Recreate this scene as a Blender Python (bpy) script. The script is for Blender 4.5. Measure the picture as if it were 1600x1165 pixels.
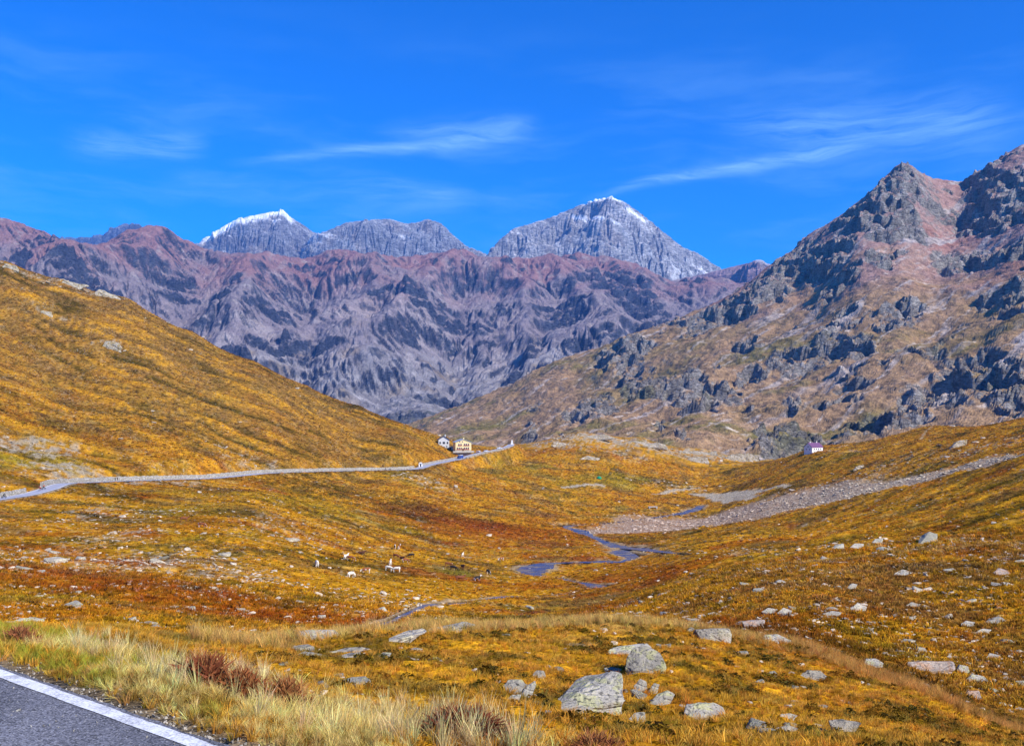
import bpy, bmesh, math, random
import numpy as np
from mathutils import Vector, Matrix
random.seed(7)
RNG = np.random.default_rng(11)
SC = bpy.context.scene
C = SC.collection
for o in list(bpy.data.objects):
    bpy.data.objects.remove(o)

# ------------------------------------------------------------------ camera
F = 1537.0          # focal length in photo pixels (photo 1600 x 1165)
HY = 640.0          # photo row of the horizon
cam_data = bpy.data.cameras.new('camera')
cam = bpy.data.objects.new('camera', cam_data)
C.objects.link(cam)
cam.location = (0, 0, 0)
cam.rotation_euler = (math.pi / 2, 0, 0)
cam_data.sensor_width = 36.0
cam_data.lens = F * 36.0 / 1600.0
cam_data.shift_y = (HY - 582.5) / 1600.0
cam_data.clip_start = 0.1
cam_data.clip_end = 60000.0
SC.camera = cam

# ------------------------------------------------------------------ node helper
class NT:
    def __init__(s, tree):
        s.t = tree; s.n = tree.nodes; s.l = tree.links
    def new(s, typ, **kw):
        nd = s.n.new(typ)
        for k, v in kw.items():
            setattr(nd, k, v)
        return nd
    def put(s, sock, v):
        if v is None: return
        if isinstance(v, bpy.types.NodeSocket): s.l.new(v, sock)
        else:
            if hasattr(sock, 'default_value'):
                if sock.type == 'RGBA' and isinstance(v, (int, float)): v = (v, v, v, 1)
                elif sock.type == 'RGBA' and len(v) == 3: v = (*v, 1)
                sock.default_value = v
    def m(s, op, a, b=None, c=None, clamp=False):
        nd = s.new('ShaderNodeMath', operation=op); nd.use_clamp = clamp
        s.put(nd.inputs[0], a); s.put(nd.inputs[1], b)
        if c is not None: s.put(nd.inputs[2], c)
        return nd.outputs[0]
    def vm(s, op, a, b=None):
        nd = s.new('ShaderNodeVectorMath', operation=op)
        s.put(nd.inputs[0], a); s.put(nd.inputs[1], b)
        return nd.outputs[0]
    def noise(s, vec, scale, detail=4, rough=0.55, dist=0.0, lac=2.0):
        nd = s.new('ShaderNodeTexNoise')
        if vec is not None: s.l.new(vec, nd.inputs['Vector'])
        nd.inputs['Scale'].default_value = scale; nd.inputs['Detail'].default_value = detail
        nd.inputs['Roughness'].default_value = rough; nd.inputs['Distortion'].default_value = dist
        nd.inputs['Lacunarity'].default_value = lac
        return nd.outputs[0]
    def voro(s, vec, scale, feature='F1', rand=1.0):
        nd = s.new('ShaderNodeTexVoronoi', feature=feature)
        if vec is not None: s.l.new(vec, nd.inputs['Vector'])
        nd.inputs['Scale'].default_value = scale
        nd.inputs['Randomness'].default_value = rand
        return nd
    def mr(s, v, a, b, c=0.0, d=1.0, smooth=False):
        nd = s.new('ShaderNodeMapRange'); nd.clamp = True
        if smooth: nd.interpolation_type = 'SMOOTHSTEP'
        s.put(nd.inputs[0], v); s.put(nd.inputs[1], a); s.put(nd.inputs[2], b); s.put(nd.inputs[3], c); s.put(nd.inputs[4], d)
        return nd.outputs[0]
    def mix(s, fac, a, b, blend='MIX'):
        nd = s.new('ShaderNodeMix', data_type='RGBA', blend_type=blend)
        s.put(nd.inputs[0], fac); s.put(nd.inputs[6], a); s.put(nd.inputs[7], b)
        return nd.outputs[2]
    def scale_vec(s, vec, v):
        return s.vm('MULTIPLY', vec, v)
    def attr(s, name, kind='GEOMETRY'):
        nd = s.new('ShaderNodeAttribute', attribute_type=kind); nd.attribute_name = name
        return nd
    def bump(s, h, strength=0.5, dist=1.0, normal=None):
        nd = s.new('ShaderNodeBump'); nd.inputs['Strength'].default_value = strength
        nd.inputs['Distance'].default_value = dist
        s.l.new(h, nd.inputs['Height'])
        if normal is not None: s.l.new(normal, nd.inputs['Normal'])
        return nd.outputs[0]

def material(name):
    mt = bpy.data.materials.new(name); mt.use_nodes = True
    nt = NT(mt.node_tree)
    b = mt.node_tree.nodes['Principled BSDF']
    b.inputs['Specular IOR Level'].default_value = 0.2
    b.inputs['Roughness'].default_value = 0.9
    return mt, nt, b

# ------------------------------------------------------------------ world and sun
SUN_AZ = math.radians(130.0)    # clockwise from the view direction: to the right and a little behind
SUN_EL = math.radians(38.0)
W = bpy.data.worlds.new('World'); SC.world = W; W.use_nodes = True
w = NT(W.node_tree)
bg = W.node_tree.nodes['Background']
sky = w.new('ShaderNodeTexSky', sky_type='NISHITA')
sky.sun_disc = False
sky.sun_elevation = SUN_EL
sky.sun_rotation = SUN_AZ
sky.altitude = 2600
sky.air_density = 1.0
sky.dust_density = 0.9
sky.ozone_density = 3.0
hs = w.new('ShaderNodeHueSaturation')
hs.inputs['Hue'].default_value = 0.495; hs.inputs['Saturation'].default_value = 1.25; hs.inputs['Value'].default_value = 1.0
w.l.new(sky.outputs[0], hs.inputs['Color'])
tc = w.new('ShaderNodeTexCoord')
sx = w.new('ShaderNodeSeparateXYZ'); w.l.new(tc.outputs['Generated'], sx.inputs[0])
az = w.m('ARCTAN2', sx.outputs[0], sx.outputs[1])
el = w.m('ARCSINE', sx.outputs[2])
cv = w.new('ShaderNodeCombineXYZ'); w.l.new(az, cv.inputs[0]); w.l.new(el, cv.inputs[1])
warp = w.noise(w.scale_vec(cv.outputs[0], (3, 9, 1)), 1.6, 3)
wv = w.new('ShaderNodeCombineXYZ'); w.l.new(w.m('ADD', az, w.m('MULTIPLY', warp, 0.10)), wv.inputs[0])
w.l.new(w.m('ADD', el, w.m('MULTIPLY', warp, 0.05)), wv.inputs[1])
veil = w.mr(w.noise(w.scale_vec(wv.outputs[0], (2.0, 11, 1)), 1.5, 6, 0.6), 0.44, 0.80, 0, 1, True)
band = w.mr(w.m('ABSOLUTE', w.m('SUBTRACT', el, 0.21)), 0.02, 0.19, 1, 0, True)
veil = w.m('MULTIPLY', w.m('MULTIPLY', veil, band), 0.30)
fib = w.mr(w.noise(w.scale_vec(wv.outputs[0], (6, 70, 1)), 2.0, 6, 0.7), 0.33, 0.66, 0.12, 1.0)
def streak(az0, el0, az1, el1, curve, width, amp, w1=None):
    u = w.mr(az, az0, az1, 0, 1)
    base = w.m('ADD', w.m('MULTIPLY', u, el1 - el0), el0)
    base = w.m('ADD', base, w.m('MULTIPLY', w.m('MULTIPLY', u, w.m('SUBTRACT', 1.0, u)), curve))
    wid = w.m('ADD', width, w.m('MULTIPLY', u, (w1 or width) - width))
    d = w.m('DIVIDE', w.m('SUBTRACT', w.m('ADD', el, w.m('MULTIPLY', w.m('SUBTRACT', warp, 0.5), 0.03)), base), wid)
    g = w.m('POWER', 2.718, w.m('MULTIPLY', w.m('MULTIPLY', d, d), -1.0))
    win = w.m('MULTIPLY', w.mr(az, az0, az0 + 0.35 * (az1 - az0), 0, 1, True), w.mr(az, az0 + 0.75 * (az1 - az0), az1, 1, 0, True))
    return w.m('MULTIPLY', w.m('MULTIPLY', w.m('MULTIPLY', g, win), amp), fib)
def azel(px, py):
    dx, dz = (px - 800) / F, (HY - py) / F
    return math.atan2(dx, 1), math.asin(dz / math.sqrt(1 + dx * dx + dz * dz))
cl = veil
for (x0, y0, x1, y1, cu, wd, am, w1) in [
        (330, 256, 860, 204, 0.012, 0.0045, 0.50, 0.0075),
        (560, 200, 860, 196, 0.0, 0.006, 0.25, 0.010),
        (80, 222, 340, 222, 0.0, 0.010, 0.40, 0.014),
        (880, 318, 1420, 215, 0.030, 0.0036, 0.52, 0.0075),
        (1080, 196, 1640, 190, 0.0, 0.014, 0.38, 0.026),
        (480, 280, 760, 320, 0.0, 0.014, 0.22, 0.012)]:
    a0, e0 = azel(x0, y0); a1, e1 = azel(x1, y1)
    cl = w.m('ADD', cl, streak(a0, e0, a1, e1, cu, wd, am, w1))
cl = w.m('MINIMUM', cl, 0.75)
tint0 = w.mix(1.0, hs.outputs[0], (0.05 / 4, 0.78 / 4, 1.26 / 4), 'MULTIPLY')
gm = w.new('ShaderNodeGamma'); gm.inputs[1].default_value = 1.15; w.l.new(tint0, gm.inputs[0])
tint = w.mix(1.0, gm.outputs[0], (4.0, 4.0, 4.0), 'MULTIPLY')
skycol = w.mix(cl, tint, (2.6, 4.9, 7.2))
w.l.new(skycol, bg.inputs['Color'])
bg.inputs['Strength'].default_value = 0.15

sun_data = bpy.data.lights.new('sun', 'SUN')
sun = bpy.data.objects.new('sun', sun_data); C.objects.link(sun)
sun_data.energy = 5.0
sun_data.angle = math.radians(0.53)
sun_data.color = (1.0, 0.94, 0.84)
SUN_DIR = Vector((math.sin(SUN_AZ) * math.cos(SUN_EL), math.cos(SUN_AZ) * math.cos(SUN_EL), math.sin(SUN_EL)))
sun.rotation_euler = SUN_DIR.to_track_quat('Z', 'Y').to_euler()
SC.view_settings.view_transform = 'Standard'
SC.view_settings.look = 'None'
SC.view_settings.gamma = 1.0
SC.view_settings.exposure = 0.42
SC.view_settings.use_curve_mapping = False
SC.cycles.max_bounces = 6
SC.cycles.diffuse_bounces = 2
SC.cycles.glossy_bounces = 2
SC.cycles.transparent_max_bounces = 8
SC.cycles.volume_bounces = 0
SC.cycles.use_denoising = True
# ------------------------------------------------------------------ numeric helpers
def sstep(a, b, x):
    t = np.clip((x - a) / (b - a), 0, 1)
    return t * t * (3 - 2 * t)
def _hash(ix, iy, seed):
    h = (ix.astype(np.int64) * 374761393 + iy.astype(np.int64) * 668265263 + seed * 1442695041) & 0xFFFFFFFF
    h = ((h ^ (h >> 13)) * 1274126177) & 0xFFFFFFFF
    return (h ^ (h >> 16)) & 0xFFFF
_ga = np.linspace(0, 2 * np.pi, 65536, endpoint=False)
_gx, _gy = np.cos(_ga).astype(np.float32), np.sin(_ga).astype(np.float32)
def pnoise(x, y, seed=0):
    x = np.asarray(x, float); y = np.asarray(y, float)
    ix = np.floor(x); iy = np.floor(y); fx = (x - ix).astype(np.float32); fy = (y - iy).astype(np.float32)
    ix = ix.astype(np.int64); iy = iy.astype(np.int64)
    ux = fx * fx * fx * (fx * (fx * 6 - 15) + 10); uy = fy * fy * fy * (fy * (fy * 6 - 15) + 10)
    def g(dx, dy):
        h = _hash(ix + dx, iy + dy, seed)
        return _gx[h] * (fx - dx) + _gy[h] * (fy - dy)
    a, b, c, d = g(0, 0), g(1, 0), g(0, 1), g(1, 1)
    return (a + ux * (b - a) + uy * ((c + ux * (d - c)) - (a + ux * (b - a)))) * 1.5
def fbm(x, y, octv=4, seed=0, gain=0.5, lac=2.03):
    s = 0; a = 1.0; t = 0
    for k in range(octv):
        s = s + a * pnoise(x, y, seed + k * 17); t += a * 0.7
        x = x * lac; y = y * lac; a *= gain
    return s / t
def ridged(x, y, octv=4, seed=0, gain=0.5, lac=2.07):
    s = 0; a = 1.0; t = 0
    for k in range(octv):
        s = s + a * (1 - 2 * np.abs(pnoise(x, y, seed + k * 31))); t += a
        x = x * lac; y = y * lac; a *= gain
    return s / t
def blur(a, r):
    if r <= 0: return a
    k = np.exp(-0.5 * (np.arange(-int(3 * r) - 1, int(3 * r) + 2) / r) ** 2); k /= k.sum()
    p = len(k) // 2
    for ax in range(a.ndim):
        pad = [(0, 0)] * a.ndim; pad[ax] = (p, p)
        b = np.pad(a, pad, mode='edge'); out = 0
        for i, kk in enumerate(k):
            sl = [slice(None)] * a.ndim; sl[ax] = slice(i, i + a.shape[ax])
            out = out + kk * b[tuple(sl)]
        a = out
    return a
class TPS:
    """smooth height interpolation through surveyed points"""
    def __init__(s, P, v, smooth=1e-3):
        s.P = np.asarray(P, float); n = len(s.P); v = np.asarray(v, float)
        d = np.linalg.norm(s.P[:, None] - s.P[None], axis=2)
        A = np.zeros((n + 3, n + 3)); A[:n, :n] = s.k(d) + smooth * np.eye(n)
        A[:n, n] = 1; A[:n, n + 1:] = s.P; A[n, :n] = 1; A[n + 1:, :n] = s.P.T
        s.w = np.linalg.solve(A, np.r_[v, 0, 0, 0])
    @staticmethod
    def k(d):
        return d * d * np.log(d + 1e-9)
    def __call__(s, a, b):
        a = np.asarray(a, float); sh = a.shape; a = a.ravel(); b = np.asarray(b, float).ravel()
        out = s.w[-3] + s.w[-2] * a + s.w[-1] * b
        for i in range(len(s.P)):
            d2 = (a - s.P[i, 0]) ** 2 + (b - s.P[i, 1]) ** 2 + 1e-12
            out = out + s.w[i] * 0.5 * d2 * np.log(d2)
        return out.reshape(sh)
def erode(H, cell, n=120000, steps=40, seed=1, er=0.25, dep=0.25, cap=5.0, inertia=0.15, batch=15000):
    rg = np.random.default_rng(seed)
    z = H / cell; ny, nx = z.shape; N = ny * nx
    for _ in range(max(1, n // batch)):
        px = rg.uniform(1, nx - 3, batch); py = rg.uniform(1, ny - 3, batch)
        dx = np.zeros(batch); dy = np.zeros(batch); vel = np.ones(batch); wat = np.ones(batch); sed = np.zeros(batch)
        zf = z.ravel()
        for st in range(steps):
            ix = px.astype(int); iy = py.astype(int); u = px - ix; v = py - iy
            i0 = iy * nx + ix
            a, b, c, d = zf[i0], zf[i0 + 1], zf[i0 + nx], zf[i0 + nx + 1]
            gx = (b - a) * (1 - v) + (d - c) * v; gy = (c - a) * (1 - u) + (d - b) * u
            h0 = a * (1 - u) * (1 - v) + b * u * (1 - v) + c * (1 - u) * v + d * u * v
            dx = dx * inertia - gx * (1 - inertia); dy = dy * inertia - gy * (1 - inertia)
            L = np.hypot(dx, dy) + 1e-9; dx /= L; dy /= L
            qx = np.clip(px + dx, 1, nx - 3); qy = np.clip(py + dy, 1, ny - 3)
            jx = qx.astype(int); jy = qy.astype(int); uu = qx - jx; vv = qy - jy; j0 = jy * nx + jx
            h1 = zf[j0] * (1 - uu) * (1 - vv) + zf[j0 + 1] * uu * (1 - vv) + zf[j0 + nx] * (1 - uu) * vv + zf[j0 + nx + 1] * uu * vv
            dh = h1 - h0
            capv = np.maximum(-dh, 0.01) * vel * wat * cap
            amt = np.where((sed > capv) | (dh > 0), np.where(dh > 0, np.minimum(dh, sed), (sed - capv) * dep),
                           -np.minimum((capv - sed) * er, np.maximum(-dh, 0)))
            sed = sed - amt
            dz = np.bincount(i0, amt * (1 - u) * (1 - v), N) + np.bincount(i0 + 1, amt * u * (1 - v), N) \
                + np.bincount(i0 + nx, amt * (1 - u) * v, N) + np.bincount(i0 + nx + 1, amt * u * v, N)
            zf = zf + np.clip(dz, -0.35, 0.35)
            vel = np.sqrt(np.maximum(vel * vel - dh * 3.0, 0.02)); wat *= 0.985
            px, py = qx, qy
        z = zf.reshape(ny, nx)
    return z * cell
def grid_mesh(name, X, Y, Z, col, mat, smooth=True, extra=None):
    ny, nx = X.shape
    me = bpy.data.meshes.new(name)
    me.vertices.add(ny * nx)
    me.vertices.foreach_set('co', np.stack([X, Y, Z], -1).astype(np.float32).ravel())
    i = (np.arange(ny - 1)[:, None] * nx + np.arange(nx - 1)[None]).ravel()
    q = np.stack([i, i + 1, i + nx + 1, i + nx], -1).astype(np.int32)
    me.loops.add(q.size); me.loops.foreach_set('vertex_index', q.ravel())
    me.polygons.add(len(q)); me.polygons.foreach_set('loop_start', np.arange(0, q.size, 4, dtype=np.int32))
    me.polygons.foreach_set('use_smooth', np.full(len(q), smooth))
    me.update(); me.validate()
    ca = me.attributes.new('col', 'FLOAT_COLOR', 'POINT')
    ca.data.foreach_set('color', np.concatenate([col, np.ones(col.shape[:2] + (1,))], -1).astype(np.float32).ravel())
    for k, a in (extra or {}).items():
        at = me.attributes.new(k, 'FLOAT', 'POINT'); at.data.foreach_set('value', a.astype(np.float32).ravel())
    me.materials.append(mat)
    o = bpy.data.objects.new(name, me); C.objects.link(o)
    return o
def lerp(a, b, t):
    if np.ndim(t) == np.ndim(a) - 1 if np.ndim(a) else False: t = t[..., None]
    return a + (b - a) * t
def mixc(col, c, t):
    return col + (np.asarray(c, float) - col) * np.clip(t, 0, 1)[..., None]
def slope_of(X, Y, Z):
    """steepness 0..1 (sine of the slope angle) and the normal"""
    Pu = np.stack([np.gradient(X, axis=1), np.gradient(Y, axis=1), np.gradient(Z, axis=1)], -1)
    Pv = np.stack([np.gradient(X, axis=0), np.gradient(Y, axis=0), np.gradient(Z, axis=0)], -1)
    n = np.cross(Pu, Pv); n /= np.linalg.norm(n, axis=-1, keepdims=True) + 1e-12
    return 1 - np.abs(n[..., 2]), n
def tag(o, label=None, cat=None, group=None, kind=None):
    if label: o['label'] = label
    if cat: o['category'] = cat
    if group: o['group'] = group
    if kind: o['kind'] = kind
    return o

# ------------------------------------------------------------------ the valley floor and near hillsides: surveyed points (photo column, distance, photo row)
COLS = {
 -350: [(3, 1420), (5, 1130), (6, 1060), (8, 1000), (11, 975), (16, 985), (30, 1000), (60, 975), (90, 930), (140, 870), (220, 815), (300, 780), (330, 765), (400, 690), (500, 600), (650, 480), (850, 350), (950, 345), (1400, 450)],
 0: [(3, 1435), (4.7, 1150), (6.1, 1046), (7.5, 1005), (10, 984), (14, 992), (30, 1005), (60, 985), (90, 948), (130, 900), (200, 845), (270, 808), (320, 780), (335, 772), (400, 715), (550, 600), (700, 510), (900, 410), (1000, 420), (1400, 560)],
 100: [(700, 540), (800, 476), (890, 439), (980, 446)],
 300: [(700, 598), (800, 546), (885, 519), (970, 530)],
 480: [(800, 625), (860, 604), (950, 610)],
 630: [(800, 676), (870, 662), (960, 666)],
 200: [(3, 1440), (5.2, 1114), (7, 1052), (9, 1015), (12, 988), (25, 1002), (60, 995), (80, 968), (110, 935), (160, 885), (250, 825), (350, 775), (425, 752), (440, 742), (500, 692), (650, 590), (800, 500), (900, 468), (1000, 480), (1300, 600)],
 400: [(3, 1460), (4.6, 1178), (6, 1112), (8, 1058), (10, 1035), (14, 1010), (25, 1030), (60, 1012), (80, 990), (120, 945), (180, 885), (280, 822), (400, 772), (515, 740), (530, 734), (600, 690), (700, 630), (860, 566), (950, 575), (1300, 660)],
 560: [(3, 1465), (5, 1172), (7, 1098), (10, 1052), (15, 1005), (18, 992), (30, 1004), (60, 1005), (90, 990), (130, 952), (200, 905), (300, 860), (400, 815), (500, 780), (600, 748), (622, 736), (640, 730), (700, 705), (800, 658), (860, 635), (950, 642), (1300, 690)],
 700: [(3, 1475), (5, 1185), (7, 1112), (10, 1060), (15, 1012), (21, 982), (30, 992), (60, 1003), (100, 985), (130, 965), (200, 925), (300, 885), (400, 850), (500, 812), (600, 772), (700, 738), (760, 721), (800, 714), (850, 701), (900, 690), (1000, 684), (1200, 700), (1600, 730)],
 900: [(3, 1490), (5, 1200), (8, 1118), (10, 1088), (13, 1050), (18, 1000), (25, 969), (35, 985), (60, 1000), (100, 985), (150, 960), (200, 935), (300, 898), (400, 866), (500, 840), (600, 814), (700, 784), (800, 752), (900, 720), (1000, 690), (1060, 676), (1300, 695), (1600, 730)],
 1000: [(5, 1200), (8, 1125), (10, 1094), (14, 1040), (20, 992), (26, 970), (40, 995), (65, 985), (100, 960), (160, 930), (250, 898), (350, 872), (450, 852), (600, 822), (700, 794), (800, 765), (950, 725), (1070, 684), (1300, 705)],
 1100: [(3, 1500), (5, 1205), (8, 1135), (10, 1104), (14, 1048), (20, 1002), (27, 984), (40, 1000), (55, 985), (80, 950), (120, 912), (180, 888), (250, 868), (330, 852), (450, 838), (600, 820), (700, 800), (800, 775), (950, 742), (1100, 703), (1200, 704), (1400, 720)],
 1270: [(5, 1210), (8, 1146), (10, 1122), (15, 1072), (20, 1032), (25, 1012), (35, 1020), (45, 1000), (60, 960), (90, 910), (130, 877), (180, 860), (260, 848), (350, 825), (450, 800), (600, 768), (750, 728), (840, 707), (900, 701), (1000, 706), (1200, 730)],
 1450: [(5, 1215), (8, 1166), (10, 1150), (15, 1112), (20, 1078), (28, 1086), (35, 1060), (45, 1030), (60, 985), (80, 932), (110, 882), (150, 848), (200, 825), (300, 792), (450, 748), (600, 712), (700, 688), (800, 672), (900, 669), (1100, 700)],
 1600: [(3, 1510), (5, 1225), (8, 1185), (10, 1174), (15, 1156), (20, 1146), (27, 1126), (35, 1088), (50, 1020), (70, 950), (100, 882), (140, 830), (200, 785), (300, 740), (450, 702), (600, 674), (750, 656), (850, 660), (1100, 700)],
 1950: [(3, 1510), (5, 1230), (8, 1200), (12, 1195), (20, 1180), (30, 1100), (50, 990), (80, 890), (140, 780), (250, 690), (450, 620), (700, 590), (900, 610)],
}
_P, _v = [], []
for cpx, pts in COLS.items():
    for (yy, pyy) in pts:
        _P.append((cpx / 230.0, math.log(yy) * 1.15)); _v.append(pyy)
VALLEY = TPS(_P, _v, 2e-3)
def ground_base(x, y):
    y = np.asarray(y, float); x = np.asarray(x, float)
    ye = np.maximum(y, 3.2)
    px = np.clip(800 + F * x / ye, -420, 2050)
    yc = np.clip(ye, 3.2, 1700)
    z = -(VALLEY(px / 230.0, np.log(yc) * 1.15) - HY) / F * yc
    z = z - np.maximum(ye - 1700, 0) * 0.1
    near = sstep(6.0, 3.6, y)
    return z * (1 - near) + (-1.60) * near
def hit(px, py, height=None, y0=3.2, y1=1500.0):
    """first point of the ground seen through a photo point"""
    fn = height or ground_base
    ys = np.exp(np.linspace(math.log(y0), math.log(y1), 1500))
    xs = (px - 800) / F * ys
    rows = HY - F * fn(xs, ys) / ys
    ok = np.nonzero(rows <= py)[0]
    i = ok[0] if len(ok) else int(np.argmin(rows))
    return float(xs[i]), float(ys[i])
# near road edge (white line), from the photo, on the level of the road
EDGE_A = np.array([-3.16, 6.07]); EDGE_D = np.array([1.76, -1.39]); EDGE_D = EDGE_D / np.linalg.norm(EDGE_D)
EDGE_N = np.array([-EDGE_D[1], EDGE_D[0]])      # away from the camera
def edge_dist(x, y):
    return (np.asarray(x) - EDGE_A[0]) * EDGE_N[0] + (np.asarray(y) - EDGE_A[1]) * EDGE_N[1]
ROAD_Z = -1.60
# far road along the left hillside (photo column, distance, photo row)
FAR_ROAD = [(-150, 255, 800), (-60, 290, 788), (0, 318, 779), (40, 336, 773), (75, 352, 764), (98, 372, 756), (130, 392, 754), (200, 428, 751), (270, 456, 749), (330, 482, 747), (385, 508, 742), (420, 530, 739), (480, 566, 737), (560, 624, 735), (620, 668, 734), (652, 690, 732),
            (668, 712, 727), (690, 740, 722), (716, 778, 717), (745, 812, 709), (770, 845, 704), (790, 890, 699), (800, 950, 694)]
def smooth_path(pts, n=6):
    pts = np.asarray(pts, float); out = []
    for i in range(len(pts) - 1):
        p0, p1, p2, p3 = pts[max(i - 1, 0)], pts[i], pts[i + 1], pts[min(i + 2, len(pts) - 1)]
        for k in range(n):
            t = k / n
            out.append(0.5 * ((2 * p1) + (-p0 + p2) * t + (2 * p0 - 5 * p1 + 4 * p2 - p3) * t * t + (-p0 + 3 * p1 - 3 * p2 + p3) * t ** 3))
    out.append(pts[-1]); return np.array(out)
FAR_PATH = smooth_path([((a - 800) / F * b, b, -(c - HY) / F * b) for a, b, c in FAR_ROAD], 6)
FAR_NOR = np.gradient(FAR_PATH[:, :2], axis=0); FAR_NOR = np.stack([-FAR_NOR[:, 1], FAR_NOR[:, 0]], 1) / np.linalg.norm(FAR_NOR, axis=1, keepdims=True)
# streams: polylines (photo column, photo row, half width in metres)
STREAMS = [
    [(1098, 790, 5), (1078, 799, 7), (1040, 806, 2.5), (960, 816, 2), (905, 820, 3), (880, 822, 7), (902, 829, 8), (925, 838, 4), (945, 847, 4), (960, 852, 7), (985, 857, 9), (968, 862, 7), (992, 868, 6), (970, 876, 3.5), (940, 877, 4.5), (890, 878, 2.5), (855, 880, 4), (838, 886, 7.5), (826, 892, 7), (850, 900, 2.0), (872, 903, 2.2), (905, 909, 1.6), (938, 914, 4.0), (930, 920, 4.5), (905, 924, 2.0), (850, 930, 1.8), (790, 932, 1.6), (740, 938, 2.0), (705, 942, 3.0), (670, 944, 2), (640, 955, 1.6), (610, 968, 2.0), (590, 977, 2.6), (565, 984, 2.6), (530, 990, 1.5)],
    [(975, 856, 4), (1000, 858, 5), (1040, 862, 3), (1075, 866, 1.2)],
]
STREAM_PATHS = []
for st in STREAMS:
    pts = []
    for (a, b, hw) in st:
        xx, yy = hit(a, b); pts.append((xx, yy, hw))
    STREAM_PATHS.append(smooth_path([(a, b, hw * (.52 if hw > 3.9 else .32)) for a, b, hw in pts], 4))
def poly_dist(x, y, path, rad):
    """distance to a polyline in plan, with the interpolated third value of the nearest point; far points get 1e9"""
    x = np.asarray(x, float); y = np.asarray(y, float)
    best = np.full(x.shape, 1e9); val = np.zeros(x.shape)
    for i in range(len(path) - 1):
        a, b = path[i], path[i + 1]
        lo = np.minimum(a[:2], b[:2]) - rad; hi = np.maximum(a[:2], b[:2]) + rad
        m = (x > lo[0]) & (x < hi[0]) & (y > lo[1]) & (y < hi[1])
        if not m.any(): continue
        d = b[:2] - a[:2]; L2 = d @ d + 1e-9
        t = np.clip(((x[m] - a[0]) * d[0] + (y[m] - a[1]) * d[1]) / L2, 0, 1)
        dd = np.hypot(x[m] - a[0] - t * d[0], y[m] - a[1] - t * d[1])
        vv = a[2] + t * (b[2] - a[2])
        bm = best[m]; up = dd < bm
        bm[up] = dd[up]; best[m] = bm
        vm_ = val[m]; vm_[up] = vv[up]; val[m] = vm_
    return best, val
def px_of(x, y):
    return 800 + F * x / np.maximum(y, 3.0)
def hill_streak(x, y, seed=5):
    """long shallow rills running down the left hillside and along the right-hand slope"""
    px = px_of(x, y)
    wq = 22 * fbm(x / 120.0, y / 120.0, 3, seed + 3)
    a = fbm((x * 0.95 - y * 0.30) / 70.0, (x * 0.30 + y * 0.95 + wq) / 12.0, 5, seed, 0.62)
    b = fbm((x * 0.83 + y * 0.56) / 70.0, (-x * 0.56 + y * 0.83) / 7.0, 4, seed + 9, 0.55)
    wl = sstep(820, 640, px) * sstep(140, 330, y)
    wr = sstep(980, 1120, px) * sstep(110, 190, y)
    return a * wl, b * wr
def ground_z(x, y, full=False):
    z = ground_base(x, y)
    y_ = np.maximum(y, 3.0)
    d = np.hypot(x, y)
    ed = edge_dist(x, y)
    sl, sr = hill_streak(x, y)
    # hummocks, larger ones farther out
    n = 0.035 * fbm(x / 0.35, y / 0.35, 3, 3) * sstep(60, 25, d)
    n = n + 0.10 * fbm(x / 1.6, y / 1.6, 3, 21) * sstep(200, 60, d)
    n = n + 0.22 * fbm(x / 6.0, y / 6.0, 4, 33) * sstep(8, 35, d)
    n = n + 0.30 * ridged(x / 5.0, y / 8.0, 3, 37) * sstep(70, 180, d)
    n = n + 0.9 * fbm(x / 24.0, y / 24.0, 4, 44) * sstep(45, 160, d)
    n = n + (1.5 + 1.1 * sstep(700, 900, px_of(x, y))) * fbm(x / 80.0, y / 80.0, 4, 55) * sstep(160, 420, d)
    pm = sstep(-.35, .4, fbm(x / 130.0 + 7, y / 130.0, 3, 57))
    n = n + sl * (0.5 + 1.4 * pm) + sr * 1.1
    sdist, shw = poly_dist(x, y, STREAM_PATHS[0], 45)
    s2, h2 = poly_dist(x, y, STREAM_PATHS[1], 45)
    calm = np.minimum(sstep(1.0, 4.0, sdist / np.maximum(shw, 1)), sstep(1.0, 4.0, s2 / np.maximum(h2, 1)))
    wob = 1 + 0.55 * fbm(x / 9.0, y / 12.0, 3, 71)
    carve = np.maximum(sstep(1.5, 0.6, sdist / np.maximum(shw * wob, 0.5)) * (sdist < 1e8), sstep(1.5, 0.6, s2 / np.maximum(h2 * wob, 0.5)) * (s2 < 1e8))
    rd, rz = poly_dist(x, y, FAR_PATH, 70)
    n = n * (0.1 + 0.9 * sstep(6, 60, rd))
    z = z + n * (0.12 + 0.88 * calm) - carve * 0.55
    # bench of the far road
    q_ = [poly_dist(x, y, np.c_[FAR_PATH[:, :2], v_], 70)[1] for v_ in (FAR_PATH[:, 0], FAR_PATH[:, 1], FAR_NOR[:, 0], FAR_NOR[:, 1])]
    side = (x - q_[0]) * q_[2] + (y - q_[1]) * q_[3]
    low = np.minimum(z, rz - 0.12 - 0.10 * np.maximum(rd - 4, 0)); z = np.where((rd < 70) & (side < 0), z + (low - z) * sstep(70, 42, rd), z)
    t = sstep(16, 4.2, rd)
    z = z * (1 - t) + (rz - 0.12) * t
    # verge and bed of the near road
    v = sstep(0.9, 0.05, ed) * sstep(60, 25, d)
    z = z * (1 - v) + (ROAD_Z - 0.03 - 0.03 * sstep(0.02, -0.1, ed)) * v
    if full: return z, carve, rd, sdist
    return z
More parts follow.
